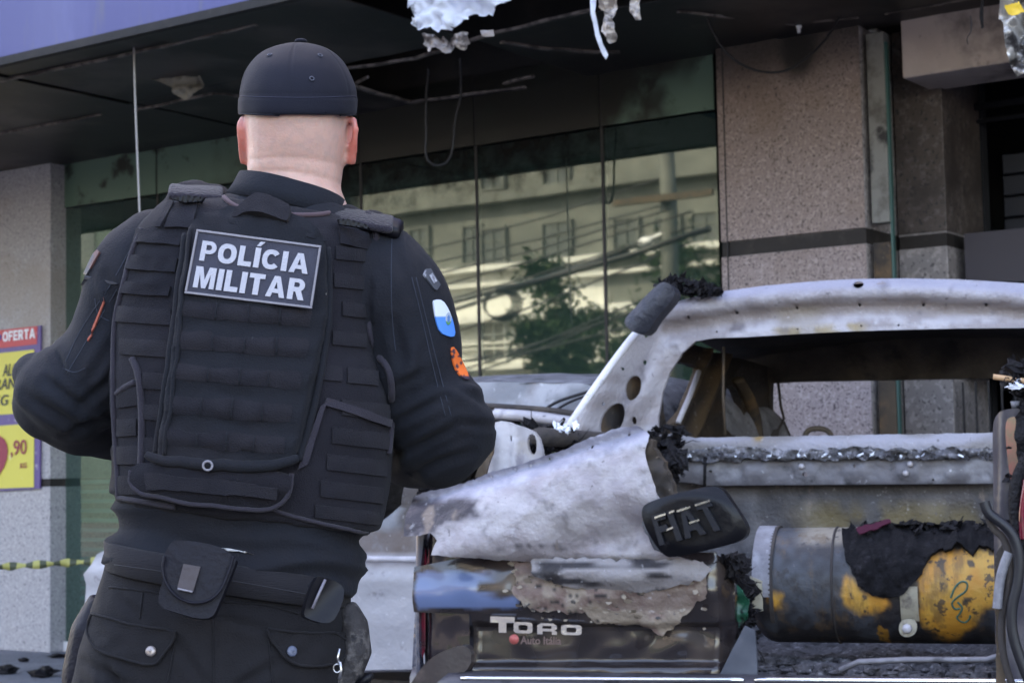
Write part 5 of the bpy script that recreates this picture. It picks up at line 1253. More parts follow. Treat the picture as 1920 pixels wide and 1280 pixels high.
# jaw and face at the front
b.ball(Q(566, 300, .085), (.062, .045, .052)); b.ball(Q(562, 250, .095), (.058, .04, .07)); b.ball(Q(570, 346, .095), (.034, .03, .022))
b.tube([Q(563, 215, .128), Q(563, 240, .138), Q(563, 262, .150)], [.008, .011, .016], 10); b.ball(Q(563, 268, .143), (.02, .014, .011))
b.tube([Q(540, 292, .128), Q(563, 290, .136), Q(588, 293, .128)], [.005, .009, .005], 8); b.tube([Q(543, 300, .126), Q(564, 301, .135), Q(585, 300, .126)], [.005, .009, .005], 8)
b.tube([Q(515, 216, .105), Q(562, 212, .122), Q(610, 217, .105)], [.01, .012, .01], 8)
# ears: rim, lobe and a shallow bowl
for sx, cx in ((-1, 455), (1, 661)):
    c = lambda x, y, d: Q(cx+sx*x, y, d)
    b.tube([c(-10, 300, .035), c(-2, 302, .03), c(1, 286, .02), c(4, 262, .006), c(5, 240, .0), c(2, 226, .006), c(-6, 222, .022), c(-10, 232, .035)], [.007, .0085, .0070, .0062, .0062, .0062, .006, .005], 10)
    b.tube([c(-9, 296, .04), c(-5, 280, .030), c(-3, 258, .024), c(-5, 238, .028)], [.007, .0065, .0065, .006], 8)
# trunk, legs and feet
b.rings([ring(500, 440, 120, .07, .01, .12), ring(490, 520, 190, .095, .01, .12), ring(480, 620, 200, .11, .01, .12), ring(470, 760, 195, .11, .01, .12), ring(455, 900, 190, .105, .01, .12), ring(440, 1010, 190, .105, .01, .10), ring(420, 1130, 195, .11, .01, .08), ring(400, 1250, 190, .11, .01, .03)])
for hx, kx, fx in ((300, 262, 240), (505, 520, 520)):
    P, Rr = cr([Q(hx, 1200, .01), Q(hx, 1360, .02), at(kx, 1720, D+.04), Vector((at(fx, 2000, D).x, D+.03, .10))], [.085, .080, .050, .036]); b.tube(P, Rr, 16)
    x = at(fx, 2000, D).x; b.tube([Vector((x, D-.05, .05)), Vector((x, D+.08, .045)), Vector((x, D+.18, .035))], [.04, .042, .028], 12)
ends = {}
for k, (P, Rr) in arms.items():
    p, r = cr(P, [x*.72 for x in Rr]); b.tube(p, r, 14); ends[k] = P[-1]
# hands in front of the belly, palms facing each other, fingers half closed
for k, sg in (('L', 1), ('R', -1)):
    e = ends[k]; d = Vector((sg*.72, .66, .12)).normalized(); up = Vector((0, 0, 1)); up = (up-d*up.dot(d)).normalized(); sd = d.cross(up)*sg
    wrist = e+d*.03; palm = wrist+d*.065
    b.tube([e-d*.02, wrist, wrist+d*.03], [.030, .026, .028], 12)
    b.ball(palm, (.048, .017, .040), ax=(d, sd, up), n=10, m=14)
    for i, (h, L) in enumerate(((.030, .070), (.010, .080), (-.011, .074), (-.030, .058))):
        a = palm+d*.035+up*h; c1 = a+d*L*.42-sd*.006; c2 = c1+d*L*.26-sd*L*.28; c3 = c2-sd*L*.26-d*L*.06
        b.tube([palm+up*h*.7, a, c1, c2, c3], [.010, .0095, .009, .0085, .0075], 8); b.ball(c3, .0075, n=6, m=8)
    a = wrist+d*.02+up*.022; c1 = a+up*.028+d*.022-sd*.012; c2 = c1+d*.030+up*.006-sd*.012; c3 = c2+d*.022-sd*.006
    b.tube([a, c1, c2, c3], [.014, .0115, .010, .0085], 8); b.ball(c3, .0085, n=6, m=8)
body = voxel('body', b, M['skin'], off_, .0042, 5, .45)
def body_w(p, n):
    x, y = proj(p)
    if p.y > D+.03 or y > 420: return 0
    return .0009*noise.noise(p*22)+.0005*noise.noise(p*60)-.0016*math.exp(-((y-(322+.10*(x-550)+.0016*(x-550)**2))/3.2)**2)-.0010*math.exp(-((y-(296+.05*(x-550)+.0012*(x-550)**2))/3.0)**2)
displace(body, body_w)
bb_ = base_of(body); a = body.data.color_attributes.new('Col', 'FLOAT_COLOR', 'POINT')
for i, v in enumerate(body.data.vertices):
    p = v.co+bb_; x, y = proj(p)
    ear = max(sm(470, 460, x), sm(646, 655, x))*sm(212, 220, y)*sm(316, 306, y)*sm(D+.10, D+.06, p.y)  # redder ears, their backlit red put into the skin colour as well
    c = mix3((.63, .385, .32), (.60, .15, .11), ear*(.88+.12*sm(0, .2, noise.noise(p*60))))
    n = noise.noise(p*14); c = mix3(c, (.52, .26, .20), sm(.0, .5, n)*.35*(1-ear)+.25*sm(300, 350, y)*sm(-.2, .4, noise.noise(p*30)))
    stub = sm(255, 215, y)*.10; c = mix3(c, (.34, .27, .26), stub*2.2+.20*sm(.0, .4, noise.noise(p*110))+.12*sm(.0, .4, noise.noise(p*25)))
    a.data[i].color = (*c, 1)
mb = MB()
for x in (536, 590): mb.ball(Q(x, 236, .122), .0125)
eyes = mb.build('eyes', M['white_cloth'], off_)

# ---------------------------------------------------------------- shirt
s_ = MB()
s_.rings([ring(556, 372, 96, .072, .012, .22), ring(545, 400, 140, .088, .008, .2), ring(525, 430, 200, .100, .005, .15), ring(505, 475, 232, .112, .005, .12), ring(490, 540, 236, .125, .005, .12), ring(480, 640, 238, .13, .005, .12),
          ring(474, 760, 240, .13, .005, .12), ring(468, 860, 238, .13, .005, .12), ring(460, 930, 236, .130, .005, .11), ring(450, 990, 230, .134, .005, .11), ring(444, 1030, 232, .138, .005, .12), ring(442, 1062, 236, .134, .005, .13), ring(440, 1085, 226, .125, .005, .13)])
for k, (P, Rr) in arms.items():
    p, r = cr(P, Rr); tubeR(s_, p, r)
s_.tube([Q(500, 410, .0), Q(400, 440, .0), Q(310, 478, .0)], [.050, .058, .070], 16); s_.tube([Q(600, 440, .0), Q(655, 470, .0), Q(700, 512, .0)], [.045, .056, .072], 16)
s_.ball(Q(74, 700, .05), (.036, .04, .03)); s_.ball(Q(868, 762, .03), (.030, .045, .045)); s_.ball(Q(100, 770, .06), (.06, .06, .05))

shirt = voxel('shirt', s_, M['shirt'], off_, .0062, 6, .5)
def seg(x, y, a, b, w):
    t = max(0, min(1, ((x-a[0])*(b[0]-a[0])+(y-a[1])*(b[1]-a[1]))/((b[0]-a[0])**2+(b[1]-a[1])**2)))
    d = math.hypot(x-a[0]-t*(b[0]-a[0]), y-a[1]-t*(b[1]-a[1])); e = math.sin(math.pi*(.12+.76*t))
    return e*(math.exp(-(d/w)**2)-.55*math.exp(-((d-1.9*w)/w)**2))
FOLDS = [((92, 715), (170, 770), 8, .008), ((60, 740), (150, 800), 8, .006), ((215, 700), (150, 760), 8, .007), ((215, 770), (120, 812), 7, .006), ((210, 640), (165, 720), 8, .005), ((205, 520), (232, 600), 9, .005), ((100, 650), (130, 720), 7, .005),
         ((742, 790), (830, 745), 8, .008), ((748, 850), (850, 800), 8, .008), ((770, 885), (880, 840), 7, .006), ((900, 760), (838, 720), 7, .006), ((915, 800), (850, 790), 6, .006), ((745, 720), (812, 690), 8, .006), ((738, 600), (760, 690), 9, .006), ((745, 480), (770, 560), 9, .005), ((800, 640), (770, 730), 8, .005)]
def shirt_w(p, n):
    x, y = proj(p); d = .0008*noise.noise(p*40)
    return (d+shirt_f(p, x, y))*(1-.75*sm(775, 800, x)*sm(490, 510, y)*sm(735, 715, y))
def shirt_f(p, x, y):
    d = 0
    if 160 < x < 735 and y > 925:        # bunched horizontal folds above the belt
        q = p.z+p.x*.13+.02*noise.noise(Vector((p.x*7, p.y*3, 1)))
        d += .013*sm(930, 960, y)*(1-abs(noise.noise(Vector((p.x*3.2, p.y*2, q*30))))*2.8)*.8+.004*noise.noise(Vector((p.x*8, p.y*4, q*60)))
    elif (x < 300 or x > 700) and p.y < D+.06:
        for a_, b_, w_, k_ in FOLDS: d -= k_*seg(x, y, a_, b_, w_)
    if y < 925 and (x < 300 or x > 700):
        lf = -1 if x < 300 else 1
        q = p.z*.8+lf*p.x*.6
        d += .006*noise.noise(Vector((p.x*9, p.y*9, p.z*7)))+.007*ridge(p, (9, 7, 5))*sm(.2, .8, ridge(p+Vector((3, 0, 0)), (6, 6, 6)))
        el = sm(600, 720, y)
        d += .013*el*(1-abs(noise.noise(Vector((p.x*5+lf, p.y*5, (p.z*1.0-lf*p.x*.55)*17))))*2.4)*.7
    return d
displace(shirt, shirt_w)
bs = bvh_of(shirt); on_s = onto(bs)
# collar: standing band turned over
def collar():
    V = []; F = []; n = 48; prof = [(0, 352, 92, .074, .27, .0), (1, 348, 94, .077, .27, .0), (2, 350, 99, .084, .27, .0), (3, 372, 106, .090, .25, .0), (4, 396, 116, .096, .24, .0), (5, 398, 112, .090, .24, .0), (6, 376, 99, .082, .25, .0)]
    cxs = [549, 549, 548, 543, 537, 538, 545]
    for (j, cy, hw, bd, sl, _), cx in zip(prof, cxs):
        for v in ring(cx, cy, hw, bd, .012, sl, n, 2.15): V.append(v+Vector((0, 0, .0012*noise.noise(v*30))))
    k = len(prof); F = [(j*n+i, j*n+(i+1) % n, ((j+1) % k)*n+(i+1) % n, ((j+1) % k)*n+i) for j in range(k) for i in range(n)]
    return mesh('collar', V, F, M['shirt'], shirt)
col_ = collar()
def seam(name, pts, r, m, on, par, off=.0008, sq=1., it=2):
    mb = MB(); P = [on(x, y) for x, y in smooth_poly(pts, it, False)]; mb.tube([p+n*off for p, n in P], r, 6); return mb.build(name, M[m] if isinstance(m, str) else m, par)
stitch = mat('stitch', (.020, .026, .042), .8)
for P_ in ([(243, 470), (205, 540), (150, 618), (118, 690)], [(255, 480), (214, 552), (162, 640), (126, 700)], [(118, 690), (140, 700), (160, 690)], [(178, 560), (182, 590), (205, 602)]): seam('sleeve_stitch', P_, .0008, stitch, on_s, shirt, off=.0002)
for P_ in ([(735, 440), (733, 520), (735, 600), (742, 660)], [(772, 520), (792, 600), (812, 690), (835, 780)], [(780, 520), (800, 600), (822, 690), (846, 780)]): seam('sleeve_stitch', P_, .0008, stitch, on_s, shirt, off=.0002)
# arm badges
def pc(d): return lambda x, y: d
def patch(name, P_, paint, th=.003, off=.0035, step=4, par=shirt):
    sh = -5 if P_[0][0] > 700 else 5; P_ = [(p[0]+sh, p[1]) for p in P_]; p0 = paint; paint = lambda x, y: p0(x-sh, y)
    return panel(name, P_, on_s, M['attr'], par, th=th, step=step, off=off, paint=paint)
patch('name_badge', [(797, 516), (801, 506), (810, 505), (828, 535), (822, 545), (817, 543)], lambda x, y: (.30, .31, .36) if (x-797)*.8-(y-505)*.5 < -6 or x < 800 else (.05, .055, .07))
patch('badge_text', [(806, 518), (812, 514), (821, 529), (815, 533)], lambda x, y: (.36, .37, .42) if int((x+y)*.5) % 2 else (.15, .15, .18), off=.0045, step=2.5)
patch('flag_badge', smooth_poly([(815, 568), (817, 562), (832, 563), (843, 580), (852, 605), (856, 630), (846, 632), (828, 624), (820, 600)], 1), lambda x, y: (.62, .68, .80) if y < 594+(x-820)*.05 else (.045, .24, .72), step=3)
patch('flag_crest', ell(842, 598, 5, 12, 12), lambda x, y: (.06, .18, .42) if abs(x-842)+abs(y-598)*.4 < 3 else ((.06, .25, .10) if y > 602 else (.35, .42, .5)), off=.0045, step=2)
patch('unit_badge', smooth_poly([(849, 652), (854, 650), (864, 668), (874, 690), (884, 712), (878, 714), (866, 706), (855, 690), (850, 668)], 1), lambda x, y: (.85, .16, .03) if noise.noise(Vector((x*.16, y*.11, 3))) > -.22 and y < 706 else (.05, .03, .05), step=2.5)
patch('arm_badge', [(172, 478), (180, 470), (184, 474), (150, 535), (143, 540)], lambda x, y: (.10, .04, .035) if x+y*.3 > 318 else (.03, .03, .04))
patch('arm_badge', [(119, 572), (125, 568), (112, 590), (90, 615), (86, 612)], lambda x, y: (.42, .38, .42) if int((x+y)*.14) % 3 == 0 else (.35, .08, .05))

# ---------------------------------------------------------------- cap
c_ = MB()
def capr(cy, hw, bd, dy=.02, sl=.02): return ring(559, cy, hw, bd, dy, sl, 48, 2.15)
def ctilt(r): return [v+Vector((0, 0, .20*(v.y-(D+.02)))) for v in r]
c_.rings([ctilt(q) for q in [capr(80, 12, .012), capr(83, 34, .032), capr(92, 60, .058), capr(107, 80, .080), capr(128, 96, .099), capr(152, 106, .109), capr(176, 110.5, .113), capr(198, 111.5, .114), capr(216, 110.5, .113), capr(217, 104, .106), capr(180, 102, .102), capr(110, 70, .07)]])
cap = c_.build('cap', M['cap'], off_)
bake(cap, [('SUBSURF', dict(levels=2, render_levels=2))])
bcap0 = base_of(cap)
cc = Q(559, 150, .02)
def cap_d(p, n):
    x, y = proj(p); a = math.atan2(p.x-cc.x, p.y-cc.y); d = .0012*noise.noise(p*30)
    if y < 180:
        for s0 in range(6): 
            q = abs(((a-s0*math.pi/3-.0)+math.pi) % (2*math.pi)-math.pi); d -= .0016*math.exp(-(q/.02)**2)
    d += -.0014*math.exp(-((y-180)/2.2)**2)+.0008*sm(178, 184, y)
    return d
displace(cap, cap_d)
on_cap = onto(bvh_of(cap))
mb = MB(); mb.ball(Q(564, 78, .02), (.010, .010, .0045)); mb.build('cap_button', M['cap'], cap)
for x, y in ((506, 104), (600, 105), (612, 90)):
    p, n = on_cap(x, y); mb = MB(); t = n.orthogonal().normalized(); q = n.cross(t)
    mb.tube([p+n*.001+(t*math.cos(i*.7)+q*math.sin(i*.7))*.0033 for i in range(10)], .0012, 5); mb.build('eyelet', mat('eyelet', (.05, .055, .08), .7), cap)
seam('cap_stitch', [(450, 181), (500, 183), (560, 184), (620, 183), (668, 181)], .0006, mat('cap_stitch', (.02, .022, .045), .8), on_cap, cap)
seam('cap_hem', [(449, 213), (500, 215), (560, 216), (620, 216), (670, 215)], .0012, 'cap', on_cap, cap)
# peak at the front
V = []; n = 18
for j in range(6):
    for i in range(n+1):
        a = lerp(-1.1, 1.1, i/n); r = lerp(.10, .185, j/5); V.append(Q(559, 205, .02)+Vector((math.sin(a)*r*.50, math.cos(a)*r, -.012*(j/5)-.02*(math.sin(a)**2))))
F = [(j*(n+1)+i, j*(n+1)+i+1, (j+1)*(n+1)+i+1, (j+1)*(n+1)+i) for j in range(5) for i in range(n)]
k = len(V); V += [v-Vector((0, 0, .003)) for v in V]; F += [tuple(i+k for i in f[::-1]) for f in F]; mesh('cap_peak', V, F, M['cap'], cap)

# ---------------------------------------------------------------- plate vest
v_ = MB()
v_.rings([ring(535, 400, 150, .085, -.002, .17), ring(505, 418, 205, .108, -.004, .16), ring(488, 450, 222, .126, -.004, .13), ring(474, 510, 232, .140, -.004, .12), ring(464, 580, 240, .150, -.002, .12), ring(463, 650, 248, .154, .0, .12),
          ring(472, 710, 260, .155, .0, .12), ring(476, 790, 260, .155, .0, .12), ring(474, 870, 254, .150, .0, .12), ring(470, 930, 248, .146, .0, .13), ring(467, 968, 244, .140, .0, .14)])
v_.tube([Q(330, 420, -.04), Q(352, 378, .0), Q(370, 372, .06)], [.030, .030, .028], 12, flat=1.0)
v_.tube([Q(395, 420, -.04), Q(398, 382, .0), Q(405, 378, .06)], [.026, .026, .026], 12)
v_.tube([Q(650, 455, -.04), Q(650, 418, .0), Q(648, 412, .06)], [.028, .028, .026], 12)
v_.tube([Q(700, 470, -.04), Q(700, 432, .0), Q(695, 428, .06)], [.030, .030, .028], 12)
vest = voxel('vest', v_, M['vest'], off_, .0065, 5, .5)
displace(vest, lambda p, n: .004*noise.noise(Vector((p.x*9, p.y*9, p.z*9)))+.0022*ridge(p, (12, 10, 22))+.0012*noise.noise(p*40))
on_v = onto(bvh_of(vest), lambda x, y: on_s(x, y))
binding = lambda pts, r=.0042, m='binding', off=.002, par=None: seam('binding', pts, r, m, on_v, par or vest, off)
binding([(268, 430), (246, 480), (232, 540), (216, 600), (214, 700), (216, 800), (222, 880), (224, 932)])
binding([(690, 402), (706, 430), (702, 480), (692, 560), (688, 620), (702, 660), (732, 690), (736, 740), (732, 790), (726, 850)], .0052)
binding([(420, 372), (432, 384), (455, 394), (500, 402), (560, 406), (612, 404), (640, 392)], .0038, mat('binding_red', (.075, .045, .055), .8, sheen=.3))
binding([(224, 932), (270, 940), (330, 950)], .004); binding([(500, 950), (540, 965), (600, 980), (660, 992), (708, 1000)], .003)
def webp(P_, th=.0045, off=.003, m='webbing', par=None, step=7, puff=.0, name='webbing_strap', rg=.0):
    xs = [p[0] for p in P_]; ys = [p[1] for p in P_]; cx = sum(xs)/len(xs); cy = sum(ys)/len(ys)
    return panel(name, P_, on_v, M[m] if isinstance(m, str) else m, par or vest, th=th, step=step, off=off+th, ragged=rg,
                 bulge=(lambda x, y: puff*noise.noise(Vector((x*.05, y*.05, cx)))) if puff else None)
def row(x0, y0, x1, h, sl, off=.003, cells=True, **k):
    """one run of webbing with sewn cells that bulge a little"""
    P_ = [(x0, y0), (x1, y0+(x1-x0)*sl), (x1, y0+(x1-x0)*sl+h), (x0, y0+h)]
    ph = x0*.11+y0*.013
    return panel('webbing_strap', P_, on_v, M['webbing'], k.get('par') or vest, th=.002, step=6, off=off+.0005, bulge=lambda x, y: .0012*abs(math.sin((x-x0)*.062+ph))*math.sin(max(0, min(1, (y-(y0+(x-x0)*sl))/h))*math.pi))
# left side runs
for (x0, y0, x1, h, sl) in ((218, 573, 322, 30, .07), (228, 634, 320, 30, .07), (270, 698, 312, 30, .06), (222, 728, 262, 36, -.12), (222, 786, 258, 32, -.05), (272, 758, 300, 28, .05), (222, 836, 262, 34, .0), (222, 892, 262, 34, .0), (272, 820, 298, 28, .05)):
    row(x0, y0, x1, h, sl)
# upper left panels
for P_ in ([(262, 432), (345, 440), (338, 462), (252, 456)], [(250, 478), (336, 486), (330, 512), (240, 506)], [(238, 528), (322, 538), (318, 556), (230, 550)]): webp(P_, puff=.003, m='vest', off=.001)
# diagonal side strap
binding([(250, 672), (262, 700), (268, 760), (268, 830), (266, 870)], .0055, 'binding'); binding([(255, 716), (232, 728), (222, 738)], .005, 'binding')
# right side runs
for (x0, y0, x1, h, sl) in ((628, 462, 694, 24, .10), (625, 512, 690, 26, .10), (640, 566, 688, 26, .10), (622, 620, 684, 26, .10), (585, 682, 640, 28, .10), (650, 690, 706, 28, .10), (640, 748, 728, 30, .12), (622, 800, 726, 30, .12), (612, 850, 722, 30, .12), (600, 900, 716, 30, .12), (590, 945, 708, 24, .12)):
    row(x0, y0, x1, h, sl)
webp([(600, 762), (612, 752), (575, 870), (556, 880)], m='binding', name='side_strap'); webp([(612, 745), (645, 756), (728, 786), (726, 800), (640, 770), (606, 760)], m='binding', name='side_strap')
# shoulder pads with fuzzy edge and buckles
def pad(P_, seed):
    return panel('shoulder_pad', smooth_poly(P_, 2), on_v, mat('pad', (.050, .047, .066), .9, sheen=.5, bump=.5, bscale=200), vest, th=.010, step=5, off=.012, ragged=.6, bulge=lambda x, y: .004*noise.noise(Vector((x*.04, y*.04, seed))))
def slab(name, P, w, th, m, par):
    """a bent strap through world points, w wide along x"""
    V = []; n = len(P)
    for i, p in enumerate(P):
        t = (P[min(i+1, n-1)]-P[max(i-1, 0)]).normalized(); q = Vector((1, 0, SLS)).normalized(); nn = t.cross(q).normalized()
        for a, c in ((-1, -1), (1, -1), (1, 1), (-1, 1)): V.append(p+q*(a*w/2)+nn*(c*th/2))
    F = [(i*4+j, i*4+(j+1) % 4, i*4+4+(j+1) % 4, i*4+4+j) for i in range(n-1) for j in range(4)]+[(3, 2, 1, 0), tuple((n-1)*4+j for j in range(4))]
    o = mesh(name, V, F, m, par, True); bake(o, [('BEVEL', dict(width=th*.4, segments=2, limit_method='ANGLE'))]); return o
padm = mat('pad_cloth', (.022, .019, .028), .9, sheen=.5, bump=.5, bscale=200)
SLS = -.08
slab('shoulder_pad', [Q(366, 372, -.075), Q(367, 360, -.05), Q(368, 354, -.01), Q(370, 356, .05), Q(372, 366, .09)], .082, .012, padm, vest)
SLS = -.20
slab('shoulder_pad', [Q(678, 424, -.075), Q(680, 412, -.05), Q(682, 402, -.01), Q(684, 402, .05), Q(686, 412, .09)], .092, .012, padm, vest)
SLS = -.3
slab('shoulder_pad', [Q(722, 434, -.06), Q(728, 422, -.03), Q(730, 418, .02), Q(730, 426, .07)], .045, .020, M['char'] if 0 else M['black_plastic'], vest)
for P_ in ([(322, 372), (352, 366), (382, 370), (378, 378), (345, 380)], [(632, 412), (652, 410), (690, 422), (694, 430), (660, 424), (634, 420)]):
    panel('buckle', P_, plane(Q(500, 400, -.112), Vector((0, -1, 0))), M['black_plastic'], vest, th=.012, step=4, bulge=lambda x, y: .003*math.sin(x*.9))
webp([(318, 384), (330, 384), (305, 428), (296, 428)], m='webbing'); webp([(330, 384), (372, 384), (362, 430), (310, 428)], m='vest', off=.001, puff=.003)
webp([(634, 430), (690, 438), (694, 470), (636, 458)], m='vest', off=.001, puff=.003)
# drag handle
hx = panel('drag_handle', smooth_poly([(434, 404), (440, 392), (476, 366), (490, 364), (540, 382), (545, 388), (541, 410), (536, 416), (500, 404), (462, 398), (440, 408)], 1), plane(Q(500, 400, -.150), Vector((0, -1, .35))), M['webbing'], vest, th=.018, step=6, bulge=lambda x, y: .008*math.sin((x-434)/110*3.1)+.002*noise.noise(Vector((x*.05, y*.05, 0))))
# yoke fold above the plate
webp(smooth_poly([(376, 418), (440, 404), (500, 408), (560, 420), (600, 448), (606, 462), (560, 446), (480, 436), (370, 428)], 1), m='carrier', off=.010, th=.012, name='top_fold', puff=.006, step=6)
# centre carrier
ci = [(362, 426), (400, 420), (560, 436), (606, 458), (614, 500), (612, 600), (600, 690), (585, 770), (556, 868), (430, 872), (292, 856), (300, 800), (318, 720), (326, 640), (332, 560), (345, 480)]
rows = [(576, 30), (634, 32), (692, 30), (752, 32), (812, 32)]
def cb3(x, y):
    e = min(x-(lerp(352, 296, (y-430)/430.)), lerp(614, 558, max(0, (y-600)/270.)**1.0)-x)
    d = .020*sm(-2, 16, e)
    yy = y-(x-450)*.09; d += .0022*math.sin((yy-575)/59.*2*math.pi)*sm(10, 24, e)*sm(560, 585, yy)
    return d+.0025*noise.noise(Vector((x*.03, y*.03, 1)))
car_ = panel('carrier', smooth_poly(ci, 1), on_v, M['carrier'], vest, th=.022, step=7, off=.004, bulge=cb3)
def on_k(x, y):
    p, n = on_v(x, y); return p+n*(.004+cb3(x, y)), n
for (yc_, h) in rows:
    xl = lerp(352, 296, (yc_-430)/430.)+22; xr = lerp(614, 558, max(0, (yc_-600)/270.))-36
    P_ = [(xl, yc_+(xl-450)*.09), (xr, yc_+(xr-450)*.09), (xr-3, yc_+h+(xr-450)*.09), (xl-2, yc_+h+(xl-450)*.09)]
    panel('webbing_strap', P_, on_k, M['webbing'], car_, th=.0015, step=6, off=.0010, bulge=lambda x, y: .0008*abs(math.sin((x-xl)*.052))*math.sin(max(0, min(1, (y-(yc_+(x-450)*.09))/h))*math.pi))
    for f_ in (.27, .52, .76):
        x = lerp(xl, xr, f_); mb = MB(); mb.tube([on_k(x-.5*i, yc_+(x-450)*.09+h*i/4)[0]+on_k(x, yc_)[1]*.0055 for i in range(5)], .0013, 5); mb.build('bar_tack', stitch if 0 else M['carrier'], car_)
edge = lambda P_, r: (lambda mb: (mb.tube([on_k(x, y)[0]+on_k(x, y)[1]*.002 for x, y in smooth_poly(P_, 2, False)], r, 8), mb.build('piping', M['carrier'], car_)))(MB())
edge([(352, 446), (342, 520), (332, 620), (318, 730), (298, 850)], .0055); edge([(366, 446), (357, 520), (350, 600), (338, 720), (322, 850)], .003)
edge([(610, 470), (612, 560), (604, 680), (584, 780), (558, 862)], .0055)
# lower flap pouch
fl = smooth_poly([(266, 868), (300, 866), (420, 876), (545, 880), (544, 915), (528, 938), (496, 950), (420, 944), (320, 930), (268, 918), (262, 895)], 1)
flap = panel('pouch_flap', fl, on_v, M['vest'], vest, th=.016, step=7, off=.018, bulge=lambda x, y: .006*math.sin((y-866)*.05)+.003*noise.noise(Vector((x*.03, y*.05, 2))))
seam('binding', [(264, 880), (262, 905), (280, 920), (330, 932), (420, 945), (496, 950), (528, 938), (543, 915), (545, 884)], .0035, 'binding', on_v, flap, .021)
panel('webbing_strap', [(290, 886), (520, 908), (516, 930), (292, 912)], on_v, M['webbing'], flap, th=.003, step=6, off=.026, bulge=lambda x, y: .0025*abs(math.sin(x*.055)))
roll = MB(); P_ = smooth_poly([(292, 852), (320, 862), (400, 870), (470, 872), (520, 866), (556, 858)], 2, False)
roll.tube([on_v(x, y)[0]+on_v(x, y)[1]*.024 for x, y in P_], [.004+.0028*math.sin(i/(len(P_)-1)*3.1) for i in range(len(P_))], 8, flat=1.3); roll.build('lid_roll', M['carrier'], vest)
p, n = on_v(401, 868); mb = MB(); t = Vector((1, 0, 0)); q = n.cross(t); p = p+n*.035
mb.tube([p+(t*math.cos(i*.5)+q*math.sin(i*.5))*.0065 for i in range(14)], .0018, 6); mb.build('grommet', M['plate_edge'], vest)
# key clip at the right
mb = MB(); p = on_v(606, 553)[0]+NFc if 0 else on_k(606, 553)[0]+Vector((0, -.006, 0))
kx = lambda x, y: Vector((at(x, y, p.y).x, p.y, at(x, y, p.y).z))
mb.tube([kx(606+5*math.cos(i*.55), 551+6*math.sin(i*.55)) for i in range(13)], .0011, 5); mb.tube([kx(606, 557), kx(607, 575), kx(605, 590)], [.0022, .0014, .002], 6); mb.tube([kx(605, 590), kx(610, 592), kx(611, 584)], .0012, 5)
mb.build('metal_clip', M['steel'], vest)
# lint specks
# name plate: POLÍCIA MILITAR
A_, B_, C_2, D_2 = (346, 550), (585, 579), (603, 461), (369, 430)
yy = min(on_k(x, y)[0].y for x, y in (A_, B_, C_2, D_2, (470, 500)))-.008
pn = Vector((0, -1, 0)); g_ = lambda p: at(p[0], p[1], yy)
plate = MB()
q4 = [g_(A_), g_(B_), g_(C_2), g_(D_2)]
def qp(u, v, d): return q4[0]*(1-u)*(1-v)+q4[1]*u*(1-v)+q4[2]*u*v+q4[3]*(1-u)*v+pn*d
def qbox(mb, u0, u1, v0, v1, d0, d1):
    mb.add([qp(u, v, d) for d in (d0, d1) for v in (v0, v1) for u in (u0, u1)], [(0, 1, 3, 2), (4, 6, 7, 5), (0, 4, 5, 1), (2, 3, 7, 6), (0, 2, 6, 4), (1, 5, 7, 3)])
qbox(plate, 0, 1, 0, 1, -.006, 0)
pl_ = plate.build('name_plate', M['plate'], vest, smooth=False, bevel=.001)
fr = MB(); e1, e2 = .018, .036
qbox(fr, 0, 1, 0, e2, .0, .003); qbox(fr, 0, 1, 1-e2, 1, .0, .003); qbox(fr, 0, e1, e2, 1-e2, 0, .003); qbox(fr, 1-e1, 1, e2, 1-e2, 0, .003)
fr.build('plate_rim', M['plate_edge'], pl_, smooth=False, bevel=.0008)
def lw_unused(name, s, u0, u1, v0, v1):
    return text_mesh(name, s, lambda u, v: (qp(lerp(u0, u1, u), lerp(v0, v1, v), .0), pn), M['letter'], pl_, bold=.055, th=.0022)
def bt(s, u0, u1, v0, v1): return block_text('plate_text', s, lambda u, v: (qp(lerp(u0, u1, u), lerp(v0, v1, v), .0), pn), M['letter'], pl_, th=.0022)
bt('POLÍCIA', .065, .925, .53, .84); bt('MILITAR', .055, .925, .11, .44)

# ---------------------------------------------------------------- trousers
t_ = MB()
t_.rings([ring(437, 1050, 222, .128, .005, .13), ring(430, 1090, 226, .130, .005, .12), ring(415, 1150, 236, .136, .005, .08), ring(402, 1215, 246, .140, .005, .04), ring(392, 1280, 244, .138, .005, .02), ring(388, 1330, 238, .13, .005, .0)])
for hx, kx_, fx in ((276, 258, 240), (508, 520, 520)):
    P, Rr = cr([Q(hx, 1215, .005), Q(hx, 1350, .015), at(kx_, 1720, D+.035), Vector((at(fx, 2000, D).x, D+.03, .13))], [.098, .098, .078, .072]); t_.tube(P, Rr, 20); t_.ball(P[0], .098)
trou = voxel('trousers', t_, M['trouser'], off_, .007, 6, .5)
def tw(p, n):
    d = .0035*noise.noise(p*8)+.0010*noise.noise(p*40)
    x, y = proj(p)
    d += .004*ridge(p, (7, 6, 4))*sm(.1, .8, ridge(p+Vector((5, 1, 0)), (5, 5, 5)))
    d += .005*sm(1200, 1270, y)*(1-2*abs(noise.noise(Vector((p.x*16+p.z*7, p.y*3, p.z*4)))))
    return d
TF = [((160, 1240), (250, 1290), 9, .007), ((330, 1200), (390, 1290), 9, .006), ((395, 1130), (402, 1290), 6, .004), ((440, 1290), (520, 1240), 9, .006), ((225, 1120), (270, 1160), 7, .004), ((420, 1160), (500, 1180), 8, .005), ((205, 1250), (230, 1300), 7, .007)]
def tw2(p, n):
    x, y = proj(p); return tw(p, n)-(sum(k_*seg(x, y, a_, b_, w_) for a_, b_, w_, k_ in TF) if p.y < D+.05 else 0)
displace(trou, tw2)
on_t = onto(bvh_of(trou))
